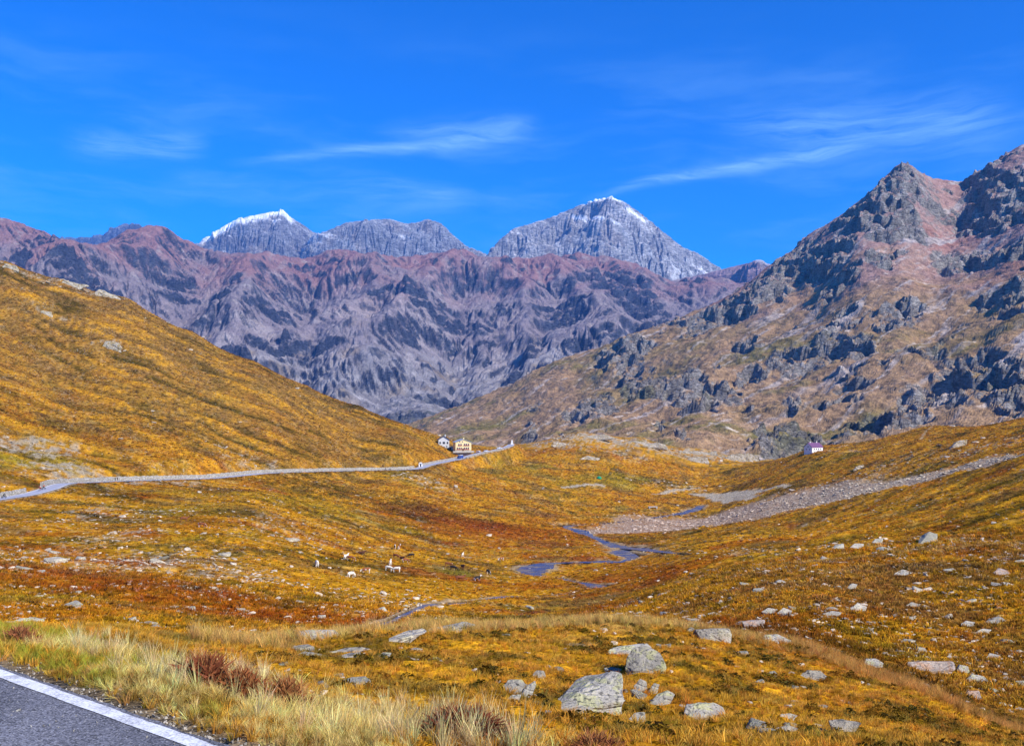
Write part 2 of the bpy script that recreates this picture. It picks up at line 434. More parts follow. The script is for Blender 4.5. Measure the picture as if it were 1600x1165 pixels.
# ------------------------------------------------------------------ ground cover colours (albedo)
GOLD = np.array([0.51, 0.245, 0.012]); OCHRE = np.array([0.40, 0.158, 0.008]); RUST = np.array([0.29, 0.060, 0.005])
OLIVE = np.array([0.115, 0.078, 0.007]); GREEN = np.array([0.22, 0.20, 0.015]); STRAW = np.array([0.56, 0.40, 0.145])
STONE = np.array([0.54, 0.45, 0.32]); SCREE = np.array([0.50, 0.33, 0.22]); PEAT = np.array([0.085, 0.045, 0.012])
DRYBROWN = np.array([0.23, 0.125, 0.035])
PATCHES = [  # photo column, row, half width, half height, colour, amount
    (700, 820, 90, 16, RUST, .75), (800, 835, 130, 14, RUST, .6), (650, 800, 60, 12, PEAT, .5), (860, 818, 60, 8, OCHRE, .5),
    (990, 900, 110, 12, RUST, .55), (1080, 880, 80, 10, RUST, .6), (1010, 885, 60, 8, OCHRE, .6),
    (640, 930, 120, 22, GOLD, .9), (560, 915, 90, 12, GOLD, .8), (880, 895, 60, 9, GOLD, .9), (1000, 845, 40, 6, OLIVE, .5),
    (100, 905, 160, 14, RUST, .55), (250, 925, 150, 14, RUST, .6), (420, 955, 160, 16, RUST, .7), (540, 975, 110, 10, RUST, .7), (60, 955, 120, 14, RUST, .45),
    (1180, 985, 120, 14, RUST, .85), (1300, 960, 60, 8, RUST, .6), (1530, 1020, 50, 10, RUST, .6), (1500, 995, 40, 8, RUST, .5),
    (1240, 1000, 90, 10, PEAT, .55), (1500, 1100, 110, 14, PEAT, .6), (1400, 1060, 60, 8, PEAT, .4),
    (880, 748, 90, 9, GREEN, .4), (800, 750, 60, 6, GREEN, .35), (950, 745, 40, 6, GREEN, .45), (1300, 722, 70, 7, GREEN, .6),
    (620, 745, 40, 8, GREEN, .5), (40, 720, 60, 22, GREEN, .6), (270, 800, 90, 16, GREEN, .35), (480, 790, 90, 14, GREEN, .35), (330, 770, 120, 9, GREEN, .35),
    (1180, 858, 140, 6, OLIVE, .6), (1330, 850, 120, 9, OLIVE, .5), (1560, 905, 60, 14, OLIVE, .6), (1480, 890, 80, 10, OLIVE, .45),
    (120, 510, 140, 14, DRYBROWN, .6), (300, 560, 120, 18, DRYBROWN, .5), (230, 490, 90, 12, DRYBROWN, .6), (90, 460, 110, 12, DRYBROWN, .55), (450, 620, 90, 12, DRYBROWN, .45),
    (560, 690, 120, 12, GOLD, .5), (1450, 690, 120, 10, OCHRE, .6), (1560, 690, 60, 12, OCHRE, .6), (1250, 745, 90, 8, OCHRE, .5),
]
def world_patch(p):
    cx, cy = hit(p[0], p[1])
    y0 = hit(p[0], p[1] + p[3])[1]; y1 = hit(p[0], p[1] - p[3])[1]
    ry = max(0.25 * (y1 - y0) + 0.25 * (y1 - y0), 0.02 * cy)
    return cx, cy, p[2] / F * cy, ry
WPATCH = [(world_patch(p), p[4], p[5]) for p in PATCHES]
# stony places: (column, row, half width, half height, amount)
STONY = [(60, 700, 30, 22, .9), (100, 735, 40, 16, .9), (170, 745, 60, 8, .8), (260, 742, 60, 9, .6), (20, 690, 25, 14, .8), (400, 726, 28, 14, .5),
         (130, 800, 30, 22, .6), (210, 800, 40, 20, .45), (180, 840, 50, 16, .6), (250, 875, 120, 20, .6), (350, 895, 70, 14, .6), (430, 820, 80, 22, .4), (90, 860, 60, 14, .45), (500, 850, 60, 14, .4),
         (660, 750, 28, 12, .6), (690, 760, 30, 8, .5), (100, 440, 60, 12, .7), (150, 455, 70, 12, .6), (10, 415, 30, 8, .7), (230, 485, 50, 10, .45), (170, 535, 20, 10, .6), (70, 487, 20, 8, .5), (300, 515, 40, 8, .4),
         (1000, 690, 120, 9, .8), (1100, 705, 80, 10, .8), (1165, 712, 40, 10, 1.0), (930, 683, 60, 8, .9), (870, 690, 40, 8, .7), (960, 705, 40, 8, .6), (1050, 760, 50, 8, .4),
         (700, 686, 30, 5, .6), (760, 690, 20, 5, .5), (1420, 720, 80, 10, .4), (1540, 700, 60, 8, .5), (1290, 760, 60, 8, .3), (1180, 865, 60, 8, .5), (1330, 855, 60, 12, .4), (820, 690, 30, 5, .6)]
WSTONY = [(world_patch(p), p[4]) for p in STONY]
SCREE_PATH = smooth_path([(*hit(a, b), hw) for a, b, hw in [(930, 833, 8), (1000, 826, 24), (1080, 816, 44), (1160, 804, 50), (1240, 787, 45), (1320, 771, 36), (1400, 755, 27), (1480, 740, 18), (1545, 728, 10), (1600, 716, 5)]], 4)
GRAVEL_PATHS = [smooth_path([(*hit(a, b), hw) for a, b, hw in q], 4) for q in (
    [(1085, 771, 5), (1120, 773, 9), (1165, 771, 9), (1200, 767, 6), (1235, 761, 2)], [(1110, 779, 4), (1150, 781, 6), (1185, 778, 4)],
    [(1020, 770, 1.5), (1060, 766, 3), (1090, 763, 2)], [(875, 762, 1.5), (910, 760, 3), (940, 759, 3)])]
PATHS = [smooth_path([(*hit(a, b), hw) for a, b, hw in q], 4) for q in (
    [(1310, 700, .8), (1325, 690, .8), (1345, 680, .8), (1370, 672, .8), (1400, 668, .8)], [(1440, 688, .9), (1444, 678, .9), (1460, 668, .9)], [(1290, 703, 1.5), (1340, 706, 1.2), (1390, 700, 1.2), (1420, 690, 1)])]
def ellipse_w(x, y, e, soft=0.35):
    u = (x - e[0]) / e[2]; v = (y - e[1]) / e[3]
    return sstep(1 + soft, 1 - soft, np.sqrt(u * u + v * v))
def banded(x, y, size, octv, seed, ys=1.6):
    """noise whose grain grows with distance in fixed steps (fine near the road, coarse far out)"""
    d = np.log2(np.maximum(np.hypot(x, y), 8.0)); out = np.zeros(np.shape(x))
    for k in range(3, 11, 2):
        wt = np.clip(1 - np.abs(d - k) / 2.0, 0, 1)
        if k == 9: wt = np.where(d > 9, 1.0, wt)
        m = wt > 0
        if m.any():
            L = size * 2.0 ** k
            out[m] += wt[m] * fbm(x[m] / L + k, y[m] / (L * ys), octv, seed + k)
    return out
def stony_w(x, y):
    wx = x + 0.05 * y * banded(x, y, 0.03, 3, 81); s = np.zeros(np.shape(x))
    for e, a in WSTONY: s = np.maximum(s, a * ellipse_w(wx, y, e, .5))
    return s
def ground_col(x, y, stones=True):
    """albedo of the turf in plan; returns the colour and the share of bare stone"""
    x = np.asarray(x, float); y = np.asarray(y, float)
    d = np.hypot(x, y); px = px_of(x, y)
    big = fbm(x / 60.0, y / 90.0, 4, 101); mid = fbm(x / 11.0, y / 16.0, 4, 102); sm = fbm(x / 2.6, y / 3.6, 4, 103); fin = fbm(x / 0.8, y / 1.0, 3, 104)
    v = big * sstep(40, 200, d) * 0.8 + mid * 0.7 + sm * 0.6 + 0.35 * fin * sstep(120, 40, d)
    col = np.broadcast_to(GOLD, x.shape + (3,)).copy()
    col = mixc(col, OCHRE, sstep(-0.1, 0.55, v))
    col = mixc(col, OLIVE, sstep(-0.08, -0.6, v) * 0.85)
    wv = fbm(x / 35.0 + 3, y / 22.0, 5, 106, .6)
    col = mixc(col, DRYBROWN * .8, sstep(.05, .4, wv) * .8 * sstep(60, 150, d))
    col = mixc(col, RUST * 1.1, sstep(.15, .45, fbm(x / 48.0 + 8, y / 34.0, 5, 116, .6)) * .6 * sstep(60, 150, d) * sstep(700, 400, d))
    col = mixc(col, STRAW, sstep(.25, .6, fbm(x / 26.0 + 2, y / 15.0, 5, 118, .65)) * .4 * sstep(60, 150, d))
    col = mixc(col, STRAW, sstep(0.30, 0.95, fbm(x / 4.0 + 9, y / 7.0, 4, 107)) * 0.3)
    w2 = fbm(x / 18.0, y / 26.0, 4, 108)
    col = mixc(col, RUST, sstep(0.35, 0.8, w2 + 0.35 * sm) * 0.55 * sstep(15, 60, d))
    col = mixc(col, GREEN, sstep(0.35, 0.85, fbm(x / 30.0 + 4, y / 44.0, 4, 109) + 0.3 * sm) * 0.5)
    dx = 0.06 * y * banded(x, y, 0.06, 3, 110); dy = 0.08 * y * banded(x, y, 0.06, 3, 151)
    for e, c, a in WPATCH:
        m = ellipse_w(x + dx * 0.7, y + dy * 0.7, e, .55)
        if m.max() > 0: col = mixc(col, c, m * a * np.clip(0.9 + 0.6 * sm + 0.4 * mid, 0.2, 1.2))
    sl2, sr2 = hill_streak(x + 300, y + 40, 63)
    up = sstep(430, 700, d) * sstep(760, 500, px)
    col = mixc(col, DRYBROWN, up * (0.55 + 0.35 * sstep(-.1, .4, sl2)))
    sl, sr = hill_streak(x, y)
    st = sl + sr * 1.1
    stm = .35 + .65 * sstep(-.3, .4, fbm(x / 70.0 + 5, y / 90.0, 3, 119))
    col = mixc(col, OLIVE * 0.6, sstep(0.0, -0.36, st) * 0.95 * stm)
    col = mixc(col, GOLD * 1.15, sstep(0.08, 0.5, st) * 0.75)
    hum = sstep(34, 20, d)
    col = mixc(col, OLIVE, hum * sstep(0.12, 0.5, fbm(x / 1.1, y / 1.1, 3, 121)) * 0.75)
    # the right-hand stony slope: brown, patchy
    rs = sstep(960, 1100, px) * sstep(24, 45, d) * sstep(170, 120, d)
    col = mixc(col, DRYBROWN, rs * sstep(-0.3, 0.4, mid + 0.5 * fin) * 0.6)
    col = mixc(col, PEAT, rs * sstep(0.2, 0.7, sm) * 0.6)
    bare = np.zeros(x.shape)
    if stones:
        s = stony_w(x, y)
        g = banded(x, y, 0.009, 3, 131, .8)
        bare = np.maximum(bare, s * sstep(0.42 - 0.85 * s, 0.55 - 0.35 * s, g))
        col = mixc(col, STONE * (1 + 0.25 * fin)[..., None], bare)
        sp = sstep(0.62, 0.82, banded(x, y, 0.007, 2, 133, .6) + 0.18 * sstep(60, 150, d))
        sp = sp * sstep(45, 120, d) * (1 - .75 * sstep(380, 520, d)) * (0.35 + 0.5 * sstep(-.1, .5, mid)); col = mixc(col, STONE, sp * 0.8)
        q, hw = poly_dist(x, y, SCREE_PATH, 120)
        r = q / np.maximum(hw, 1) + 0.5 * fbm(x / 16.0, y / 22.0, 5, 141, .65)
        a = sstep(1.2, 0.55, r)
        cc = mixc(np.broadcast_to(SCREE, x.shape + (3,)).copy(), STONE, sstep(1000, 1350, px) * (0.5 + 0.4 * fin) + 0.4 * sm)
        cc = mixc(cc, OCHRE, sstep(0.2, 0.6, mid + sm) * 0.5 * sstep(1200, 1000, px))
        col = col + (cc - col) * a[..., None]; bare = np.maximum(bare, a)
        for gp in GRAVEL_PATHS:
            q, hw = poly_dist(x, y, gp, 40); a = sstep(1.2, 0.8, q / np.maximum(hw, .5) + 0.35 * mid)
            col = mixc(col, STONE * 1.1, a); bare = np.maximum(bare, a)
        for gp in PATHS:
            q, hw = poly_dist(x, y, gp, 8); a = sstep(1.5, 0.8, q / np.maximum(hw, .3))
            col = mixc(col, STONE * np.array([1, .85, .65]), a * .8)
        for sp_ in STREAM_PATHS:
            q, hw = poly_dist(x, y, sp_, 45); r = q / np.maximum(hw * (1 + .55 * fbm(x / 9.0, y / 12.0, 3, 71)), .6)
            a = sstep(2.3, 1.35, r + 0.5 * sm) * sstep(-0.4, 0.3, mid + 0.3)
            col = mixc(col, STONE * np.array([.95, .85, .72]), a * .8); bare = np.maximum(bare, a * .7)
            col = mixc(col, PEAT * .8, sstep(1.25, .9, r))
    return col, bare

# ------------------------------------------------------------------ ground sheet
ca_in = np.linspace(-33, 33, 700); ca = np.radians(np.r_[-80, -74, -68, -62, -57, -52, -48, -45, -42, -40, -38, -36.5, -35, ca_in, 35, 36.5, 38, 40, 42, 45, 48, 52, 57, 62, 68, 74, 80])
OY = -5.0
R = np.exp(np.linspace(math.log(5.0), math.log(2100.0), 720))
R = np.r_[0.4, 1.2, 2.2, 3.2, 4.2, R]
RR, AA = np.meshgrid(R, ca, indexing='ij')
GX = RR * np.sin(AA); GY = OY + RR * np.cos(AA)
GZ, GCARVE, GRD, GSD = ground_z(GX, GY, full=True)
GCOL, GBARE = ground_col(GX, np.maximum(GY, 3.0))
ed = edge_dist(GX, GY)
GCOL = mixc(GCOL, (0.16, 0.13, 0.09), sstep(0.5, 0.05, ed) * sstep(60, 30, RR))
GCOL = mixc(GCOL, np.array([.42, .36, .26]), sstep(6, 3.4, GRD) * 0.8)

def ground_material():
    mt, n, b = material('turf')
    geo = n.new('ShaderNodeNewGeometry'); pos = geo.outputs['Position']
    col = n.attr('col').outputs['Color']; bare = n.attr('bare').outputs['Fac']
    f1 = n.noise(pos, 2.2, 5, 0.65); f2 = n.noise(pos, 0.32, 5, 0.6); f3 = n.noise(pos, 14.0, 3, 0.6)
    k = n.m('MULTIPLY', n.mr(f1, 0.28, 0.72, 0.36, 1.62), n.mr(f2, 0.3, 0.7, 0.5, 1.45))
    k = n.m('MULTIPLY', k, n.mr(f3, 0.25, 0.75, 0.7, 1.25))
    cn = n.new('ShaderNodeCombineXYZ')
    for i in range(3): n.l.new(k, cn.inputs[i])
    c2 = n.mix(1.0, col, cn.outputs[0], 'MULTIPLY')
    # small pale stones between the tufts, and loose blocks where the ground is bare
    vo = n.voro(pos, 0.55)
    vo2 = n.voro(pos, 1.6)
    stones = n.m('MULTIPLY', n.mr(vo.outputs['Distance'], 0.16, 0.24, 1, 0), n.mr(n.noise(pos, 0.05, 3), 0.45, 0.6, 0, 1))
    c2 = n.mix(n.m('MULTIPLY', stones, 0.75), c2, (0.50, 0.44, 0.33))
    blk = n.mr(n.noise(pos, 0.9, 4, 0.75), 0.35, 0.62, 0.35, 1.25)
    bn = n.new('ShaderNodeCombineXYZ')
    for i in range(3): n.l.new(blk, bn.inputs[i])
    c2 = n.mix(bare, c2, n.mix(1.0, col, bn.outputs[0], 'MULTIPLY'))
    n.l.new(c2, b.inputs['Base Color'])
    h = n.m('ADD', n.m('MULTIPLY', f1, 0.5), n.m('ADD', n.m('MULTIPLY', f2, 1.6), n.m('MULTIPLY', f3, 0.12)))
    h = n.m('ADD', h, n.m('MULTIPLY', stones, 0.35))
    h = n.m('ADD', h, n.m('MULTIPLY', n.m('MULTIPLY', bare, blk), 1.2))
    n.l.new(n.bump(h, 0.9, 0.55), b.inputs['Normal'])
    b.inputs['Roughness'].default_value = 1.0
    b.inputs['Specular IOR Level'].default_value = 0.0
    return mt
ground = grid_mesh('ground', GX, GY, GZ, GCOL, ground_material(), True, {'bare': GBARE})
tag(ground, kind='structure')

# ------------------------------------------------------------------ mountains behind the valley
def rock_material(name, detail_scale, bump_d, kmin=0.55, kmax=1.4, streak=None):
    mt, n, b = material(name)
    geo = n.new('ShaderNodeNewGeometry'); pos = geo.outputs['Position']
    col = n.attr('col').outputs['Color']; rock = n.attr('rock').outputs['Fac']
    f1 = n.noise(pos, detail_scale, 7, 0.65); f2 = n.noise(pos, detail_scale * 4.7, 5, 0.7)
    f3 = n.noise(n.scale_vec(pos, (1, 1, 2.6)), detail_scale * 2.0, 5, 0.65, 0.4)
    k = n.m('MULTIPLY', n.mr(f1, 0.3, 0.7, kmin, kmax), n.mr(f2, 0.3, 0.7, 0.65, 1.35))
    rk = n.mr(f3, 0.32, 0.68, 0.35, 1.6)
    k = n.m('MULTIPLY', k, n.m('ADD', n.m('MULTIPLY', rk, rock), n.m('SUBTRACT', 1.0, rock)))
    cn = n.new('ShaderNodeCombineXYZ')
    for i in range(3): n.l.new(k, cn.inputs[i])
    n.l.new(n.mix(1.0, col, cn.outputs[0], 'MULTIPLY'), b.inputs['Base Color'])
    h = n.m('ADD', n.m('MULTIPLY', f1, 1.2), n.m('MULTIPLY', f2, 0.35))
    rr = n.m('ADD', n.m('MULTIPLY', n.m('ABSOLUTE', n.m('SUBTRACT', f3, 0.5)), 6.0), n.m('MULTIPLY', f2, 0.8))
    h = n.m('ADD', h, n.m('MULTIPLY', rr, rock))
    n.l.new(n.bump(h, 1.0, bump_d), b.inputs['Normal'])
    b.inputs['Roughness'].default_value = 1.0; b.inputs['Specular IOR Level'].default_value = 0.0
    return mt
def fit_skyline(X, Y, Z, pxs, target, foot_frac=0.35, sm=10):
    """raise or lower the crest so that the skyline keeps its surveyed height"""
    for _ in range(2):
        rows = HY - F * Z / Y
        top = rows.min(0); ic = rows.argmin(0)
        yc = blur(Y[ic, np.arange(Y.shape[1])].astype(float), 14)
        dpx = np.interp(pxs, target[:, 0], target[:, 1]) - top
        dpx = blur(dpx, sm)
        zc = -dpx * yc / F
        y0 = Y[0]; wgt = sstep(0, 1, (Y - y0) / (yc - y0 + 1e-6)) if foot_frac is None else np.clip((Y - y0) / ((yc - y0) * (1 - foot_frac) + 1e-6), 0, 1)
        Z = Z + zc[None] * wgt
    return Z
def build_layer(pxs, ys, ctrl, ysc):
    P = [(a / 200.0, math.log(b) * ysc) for a, b, c in ctrl]
    t = TPS(P, [c for a, b, c in ctrl], 3e-3)
    PX, YY = np.meshgrid(pxs, ys)
    Z = -(t(PX / 200.0, np.log(YY) * ysc) - HY) / F * YY
    return PX, (PX - 800) / F * YY, YY, Z
def visible_grid(PX, Y, Z):
    """first grid row seen at (column,row) for placing crags"""
    rows = HY - F * Z / Y
    def find(px, py):
        j = int(np.argmin(np.abs(PX[0] - px)))
        ok = np.nonzero(rows[:, j] <= py)[0]
        i = ok[0] if len(ok) else int(rows[:, j].argmin())
        return i, j
    return find

# --- right-hand mountain
RM_SKY = np.array([(560, 690), (640, 660), (700, 640), (760, 615), (800, 598), (850, 570), (900, 552), (950, 538), (985, 520), (1020, 512), (1060, 495), (1100, 480), (1150, 455), (1180, 432), (1200, 415), (1230, 395), (1265, 365), (1300, 345), (1335, 320), (1370, 288), (1395, 268), (1412, 256), (1430, 265), (1450, 277), (1480, 283), (1505, 279), (1530, 268), (1560, 245), (1590, 230), (1600, 225), (1650, 215), (1720, 225), (1800, 240), (1900, 260)], float)
def rm_yc(px): return np.interp(px, [560, 640, 900, 1180, 1412, 1480, 1560, 1640, 1900], [3100, 3000, 2900, 2800, 2700, 2800, 2740, 2680, 2600])
ctrl = []
for px_, py_ in RM_SKY[::2]:
    yc = rm_yc(px_); ctrl += [(px_, yc, py_), (px_, yc * 1.12, py_ + 45), (px_, yc * 1.3, py_ + 110)]
for px_, q in {560: [(2600, 690), (2000, 715), (1300, 770), (1000, 790)], 640: [(2600, 675), (2000, 702), (1300, 760), (1000, 790)], 900: [(2450, 605), (2000, 655), (1600, 692), (1300, 730), (1000, 780)],
               1100: [(2450, 525), (2100, 575), (1700, 632), (1400, 690), (1200, 725), (1000, 770)], 1250: [(2500, 440), (2200, 500), (1900, 560), (1600, 620), (1300, 690), (1150, 722), (950, 770)],
               1412: [(2450, 335), (2200, 405), (1900, 480), (1600, 560), (1350, 630), (1100, 692), (900, 740)], 1500: [(2600, 335), (2200, 400), (1800, 480), (1500, 560), (1250, 622), (1000, 684), (850, 720)],
               1600: [(2350, 315), (1900, 405), (1600, 480), (1300, 565), (1100, 640), (950, 680), (820, 720)], 1800: [(2250, 330), (1850, 410), (1500, 490), (1200, 570), (1000, 640), (850, 700)], 1900: [(2200, 345), (1800, 420), (1300, 540), (1000, 640), (850, 700)]}.items():
    ctrl += [(px_, a, b) for a, b in q]
pxs = np.linspace(560, 1800, 740)
ys = np.concatenate([np.linspace(930, 2950, 520), np.linspace(2970, 3700, 24)])
PX, X, Y, Z = build_layer(pxs, ys, ctrl, 2.2)
Z = Z + 26 * fbm(X / 420, Y / 420, 3, 201) + 11 * fbm(X / 130, Y / 130, 4, 202) + 3 * fbm(X / 34, Y / 34, 3, 203)
find = visible_grid(PX, Y, Z)
CRAGS = [(1412, 270, 15, 14), (1385, 285, 18, 14), (975, 548, 45, 22), (1060, 600, 40, 45), (1000, 610, 30, 30), (910, 655, 38, 16), (940, 640, 25, 16), (1240, 562, 48, 26), (1320, 545, 40, 25), (1405, 475, 32, 20), (1310, 440, 34, 14), (1290, 400, 40, 30), (1350, 335, 35, 45), (1395, 300, 25, 35), (1410, 350, 36, 18),
         (1250, 410, 40, 35), (1200, 445, 40, 25), (1130, 490, 45, 22), (1080, 505, 30, 18), (1510, 402, 42, 22), (1535, 395, 24, 20), (1560, 320, 50, 50), (1590, 290, 40, 60), (1590, 385, 24, 30), (1575, 450, 35, 25), (1550, 590, 60, 55), (1480, 625, 55, 28), (1400, 650, 50, 16), (1350, 670, 40, 12), (1580, 620, 40, 45),
         (1230, 690, 30, 26), (1210, 705, 22, 14), (1255, 675, 14, 18), (830, 675, 14, 8), (1030, 665, 10, 6), (1065, 690, 8, 6), (1440, 540, 26, 12), (1330, 605, 30, 10), (1180, 590, 22, 14), (1130, 625, 26, 18), (1100, 640, 20, 14), (1390, 505, 22, 10), (1540, 255, 40, 14), (1370, 400, 24, 10), (1590, 480, 30, 12), (1290, 520, 30, 10), (1170, 545, 20, 10)]
wx = X + 26 * fbm(X / 60, Y / 60, 4, 211); wy = Y + 34 * fbm(X / 60 + 5, Y / 60, 4, 212)
crag = np.zeros(X.shape)
for (a, b, rx, ry) in CRAGS:
    i, j = find(a, b); i0, _ = find(a, b + ry); i1, _ = find(a, b - ry)
    ex = rx / F * Y[i, j] * 0.9; ey = max(abs(Y[i1, j] - Y[i0, j]) * 0.5, 14)
    r = np.hypot((wx - X[i, j]) / ex, (wy - Y[i, j]) / ey)
    crag = np.maximum(crag, sstep(1.2, 0.75, r))
auto = sstep(0.36, 0.56, fbm(X / 120, Y / 120, 5, 221, 0.62) + 0.25 * sstep(1.0, 1.6, Z / 330) - 0.05) * 0.85
crag = np.maximum(crag, auto)
q = (Z + 55 * fbm(X / 90, Y / 90, 4, 231)) / 62.0
terr = 62.0 * (sstep(0.62, 0.95, q - np.floor(q)) - (q - np.floor(q)))
Z = Z + crag * (terr * 0.80 + 15 * ridged(wx / 80, wy / 80, 4, 241, 0.5) + 5 * ridged((X + .6 * Y) / 24, (Y - .4 * X) / 40, 3, 245))
Z = Z + (1 - crag) * (3.2 * fbm((X + .5 * Y) / 18, (Y - .5 * X) / 40, 4, 247, .65) + 5 * ridged((X + .4 * Y) / 90, (Y - .4 * X) / 150, 3, 249))
Z = fit_skyline(X, Y, Z, pxs, RM_SKY, 0.45, 12)
pk = np.exp(-((PX - 1412) / 16.0) ** 2) * np.exp(-((Y - 2700) / 130.0) ** 2)
Z = Z + 16 * pk
st, nrm = slope_of(X, Y, Z)
rock = np.clip(sstep(0.30, 0.50, st) * 0.9 + crag * sstep(0.14, 0.34, st), 0, 1)
n1 = fbm(X / 160, Y / 160, 4, 251); n2 = fbm(X / 30, Y / 30, 4, 252); n3 = fbm(X / 420, Y / 300, 3, 253)
hgt = Z
col = np.broadcast_to(np.array([0.27, 0.17, 0.09]), X.shape + (3,)).copy()
col = mixc(col, (0.175, 0.125, 0.045), sstep(-.2, .5, n1) * .7)
col = mixc(col, (0.13, 0.125, 0.025), sstep(.05, .55, n1 * .6 + n2 * .5 - n3 * .4) * sstep(230, 60, hgt) * .75)
col = mixc(col, (0.30, 0.19, 0.12), sstep(.1, .6, n2) * .5)
col = mixc(col, (0.27, 0.165, 0.145), sstep(190, 380, hgt + 120 * n1) * .85)
col = mixc(col, (0.27, 0.13, 0.10), sstep(.05, .5, n3 + .4 * n1) * sstep(200, 330, hgt) * .7)
grey = sstep(.18, .5, fbm((X * .8 + Y * .6) / 260, (X * .6 - Y * .8) / 55, 4, 255)) * sstep(1080, 1380, PX + 60 * n1)
col = mixc(col, (0.33, 0.29, 0.27), grey * .85)
pale = sstep(.45, .7, fbm((X + Y * .4) / 46, (Y - X * .4) / 22, 4, 257)) * sstep(0.30, 0.1, st)
col = mixc(col, (0.46, 0.40, 0.34), pale * .75)
col = mixc(col, np.array([0.33, 0.30, 0.27]) * (1 + 0.45 * n2)[..., None], rock)
col = mixc(col, (0.15, 0.15, 0.045), rock * sstep(.15, .6, n1 + .5 * n2) * sstep(260, 80, hgt) * .6)
pale2 = sstep(.28, .5, fbm((X * .75 + Y * .66) / 300, (X * .66 - Y * .75) / 38, 4, 259, .6)) * sstep(0.32, 0.12, st)
col = mixc(col * 1.18, (0.46, 0.40, 0.36), pale2 * .6)
mo = grid_mesh('mountain', X, Y, Z, col, rock_material('alpine_slope', 0.055, 4.0), False, {'rock': rock})
tag(mo, kind='structure')
RM = (PX, X, Y, Z)

# --- purple range across the valley
FR_SKY = np.array([(-260, 300), (-100, 325), (0, 340), (40, 351), (75, 364), (110, 376), (150, 382), (170, 376), (200, 360), (235, 350), (262, 358), (300, 380), (345, 395), (400, 394), (450, 399), (485, 406), (510, 389), (545, 390), (575, 396), (640, 401), (700, 391), (740, 393), (770, 403), (830, 401), (900, 396), (960, 401), (1010, 420), (1050, 440), (1080, 436), (1110, 430), (1150, 440), (1250, 470), (1400, 500)], float)
def fr_yc(px): return np.interp(px, [-260, 0, 110, 235, 345, 510, 700, 900, 1080, 1400], [6300, 6500, 7200, 6900, 7600, 7700, 8000, 8100, 7600, 7800])
ctrl = []
for px_, py_ in FR_SKY[::2]:
    yc = fr_yc(px_); ctrl += [(px_, yc, py_), (px_, yc * 1.08, py_ + 25)]
for px_, q in {-260: [(4200, 600), (5200, 450)], 0: [(4100, 610), (4700, 540), (5600, 440)], 150: [(4100, 640), (4800, 560), (5600, 485), (6300, 425)], 300: [(4100, 660), (4800, 590), (5600, 515), (6400, 440)], 480: [(4100, 690), (4700, 620), (5400, 560), (6100, 505), (6900, 450)],
               640: [(4100, 690), (4600, 650), (5200, 600), (5900, 550), (6500, 505), (7200, 455)], 800: [(4100, 700), (4700, 640), (5400, 580), (6200, 530), (7000, 470)], 950: [(4100, 710), (4800, 640), (5600, 570), (6400, 515), (7200, 455)], 1100: [(4100, 700), (5000, 600), (6000, 530), (6900, 470)], 1400: [(4100, 720), (5500, 600)]}.items():
    ctrl += [(px_, a, b) for a, b in q]
pxs = np.linspace(-240, 1380, 640); ys = np.concatenate([np.linspace(3300, 4080, 14), np.linspace(4100, 8150, 340), np.linspace(8200, 8900, 12)])
ctrl += [(a, 3300, 800) for a in (-260, 0, 300, 640, 950, 1400)]
PX, X, Y, Z = build_layer(pxs, ys, ctrl, 2.6)
for (x0, dxy, amp, wid) in [(-1700, -.1, 150, 330), (-700, .12, 120, 300), (150, -.1, 140, 330), (900, .1, 130, 280), (-2600, .1, 130, 300), (-1200, .2, 90, 200), (600, -.2, 90, 220)]:
    xc = x0 + dxy * (Y - 6000) + 160 * fbm(Y / 700, Y / 900 + x0, 3, 301)
    Z = Z + 1.5 * amp * np.exp(-np.abs((X - xc) / wid) ** 1.3 * 1.2) * sstep(4600, 5700, Y) * sstep(8300, 7400, Y)
lowf = sstep(4300, 5600, Y)
ux = X + 140 * fbm(X / 500, Y / 500, 3, 314); uy = Y + 140 * fbm(X / 500 + 9, Y / 500, 3, 315)
Z = Z + 75 * fbm(X / 900, Y / 900, 4, 311) + (28 + 62 * lowf) * ridged(ux / 900, uy / 1000, 3, 312, .4) + 14 * fbm(X / 110, Y / 110, 4, 313)
wx = X + 90 * fbm(X / 220, Y / 220, 4, 321); wy = Y + 120 * fbm(X / 220 + 5, Y / 220, 4, 322)
find = visible_grid(PX, Y, Z)
crag = np.zeros(X.shape)
for (a, b, rx, ry) in [(125, 415, 40, 32), (280, 400, 34, 22), (345, 410, 24, 12), (700, 470, 26, 22), (650, 450, 24, 14), (740, 480, 30, 12), (880, 460, 44, 16), (960, 420, 50, 24), (1010, 430, 34, 24), (1050, 470, 40, 30), (960, 500, 30, 10), (870, 545, 36, 12), (800, 545, 22, 8), (830, 500, 20, 8), (440, 480, 50, 16), (350, 500, 24, 12), (520, 500, 30, 10), (600, 440, 20, 10), (180, 440, 30, 18), (700, 600, 50, 7), (20, 380, 30, 16), (60, 370, 22, 14), (500, 545, 24, 8), (900, 515, 26, 8), (430, 440, 26, 10)]:
    i, j = find(a, b); i0, _ = find(a, b + ry); i1, _ = find(a, b - ry)
    r = np.hypot((wx - X[i, j]) / (rx / F * Y[i, j] * .9), (wy - Y[i, j]) / max(abs(Y[i1, j] - Y[i0, j]) * .5, 40))
    crag = np.maximum(crag, sstep(1.25, .7, r))
crag = np.maximum(crag * .9, sstep(.36, .56, fbm(X / 380, Y / 380, 5, 331, .62)) * .85)
q = (Z + 110 * fbm(X / 240, Y / 240, 4, 333)) / 120.0
Z = Z + crag * (120.0 * (sstep(.6, .95, q - np.floor(q)) - (q - np.floor(q))) * .8 + 50 * ridged(wx / 170, wy / 170, 5, 335, .62))
Z = erode(Z, 11.0, 34000, 34, 5, 0.11, 0.2, 3.2)
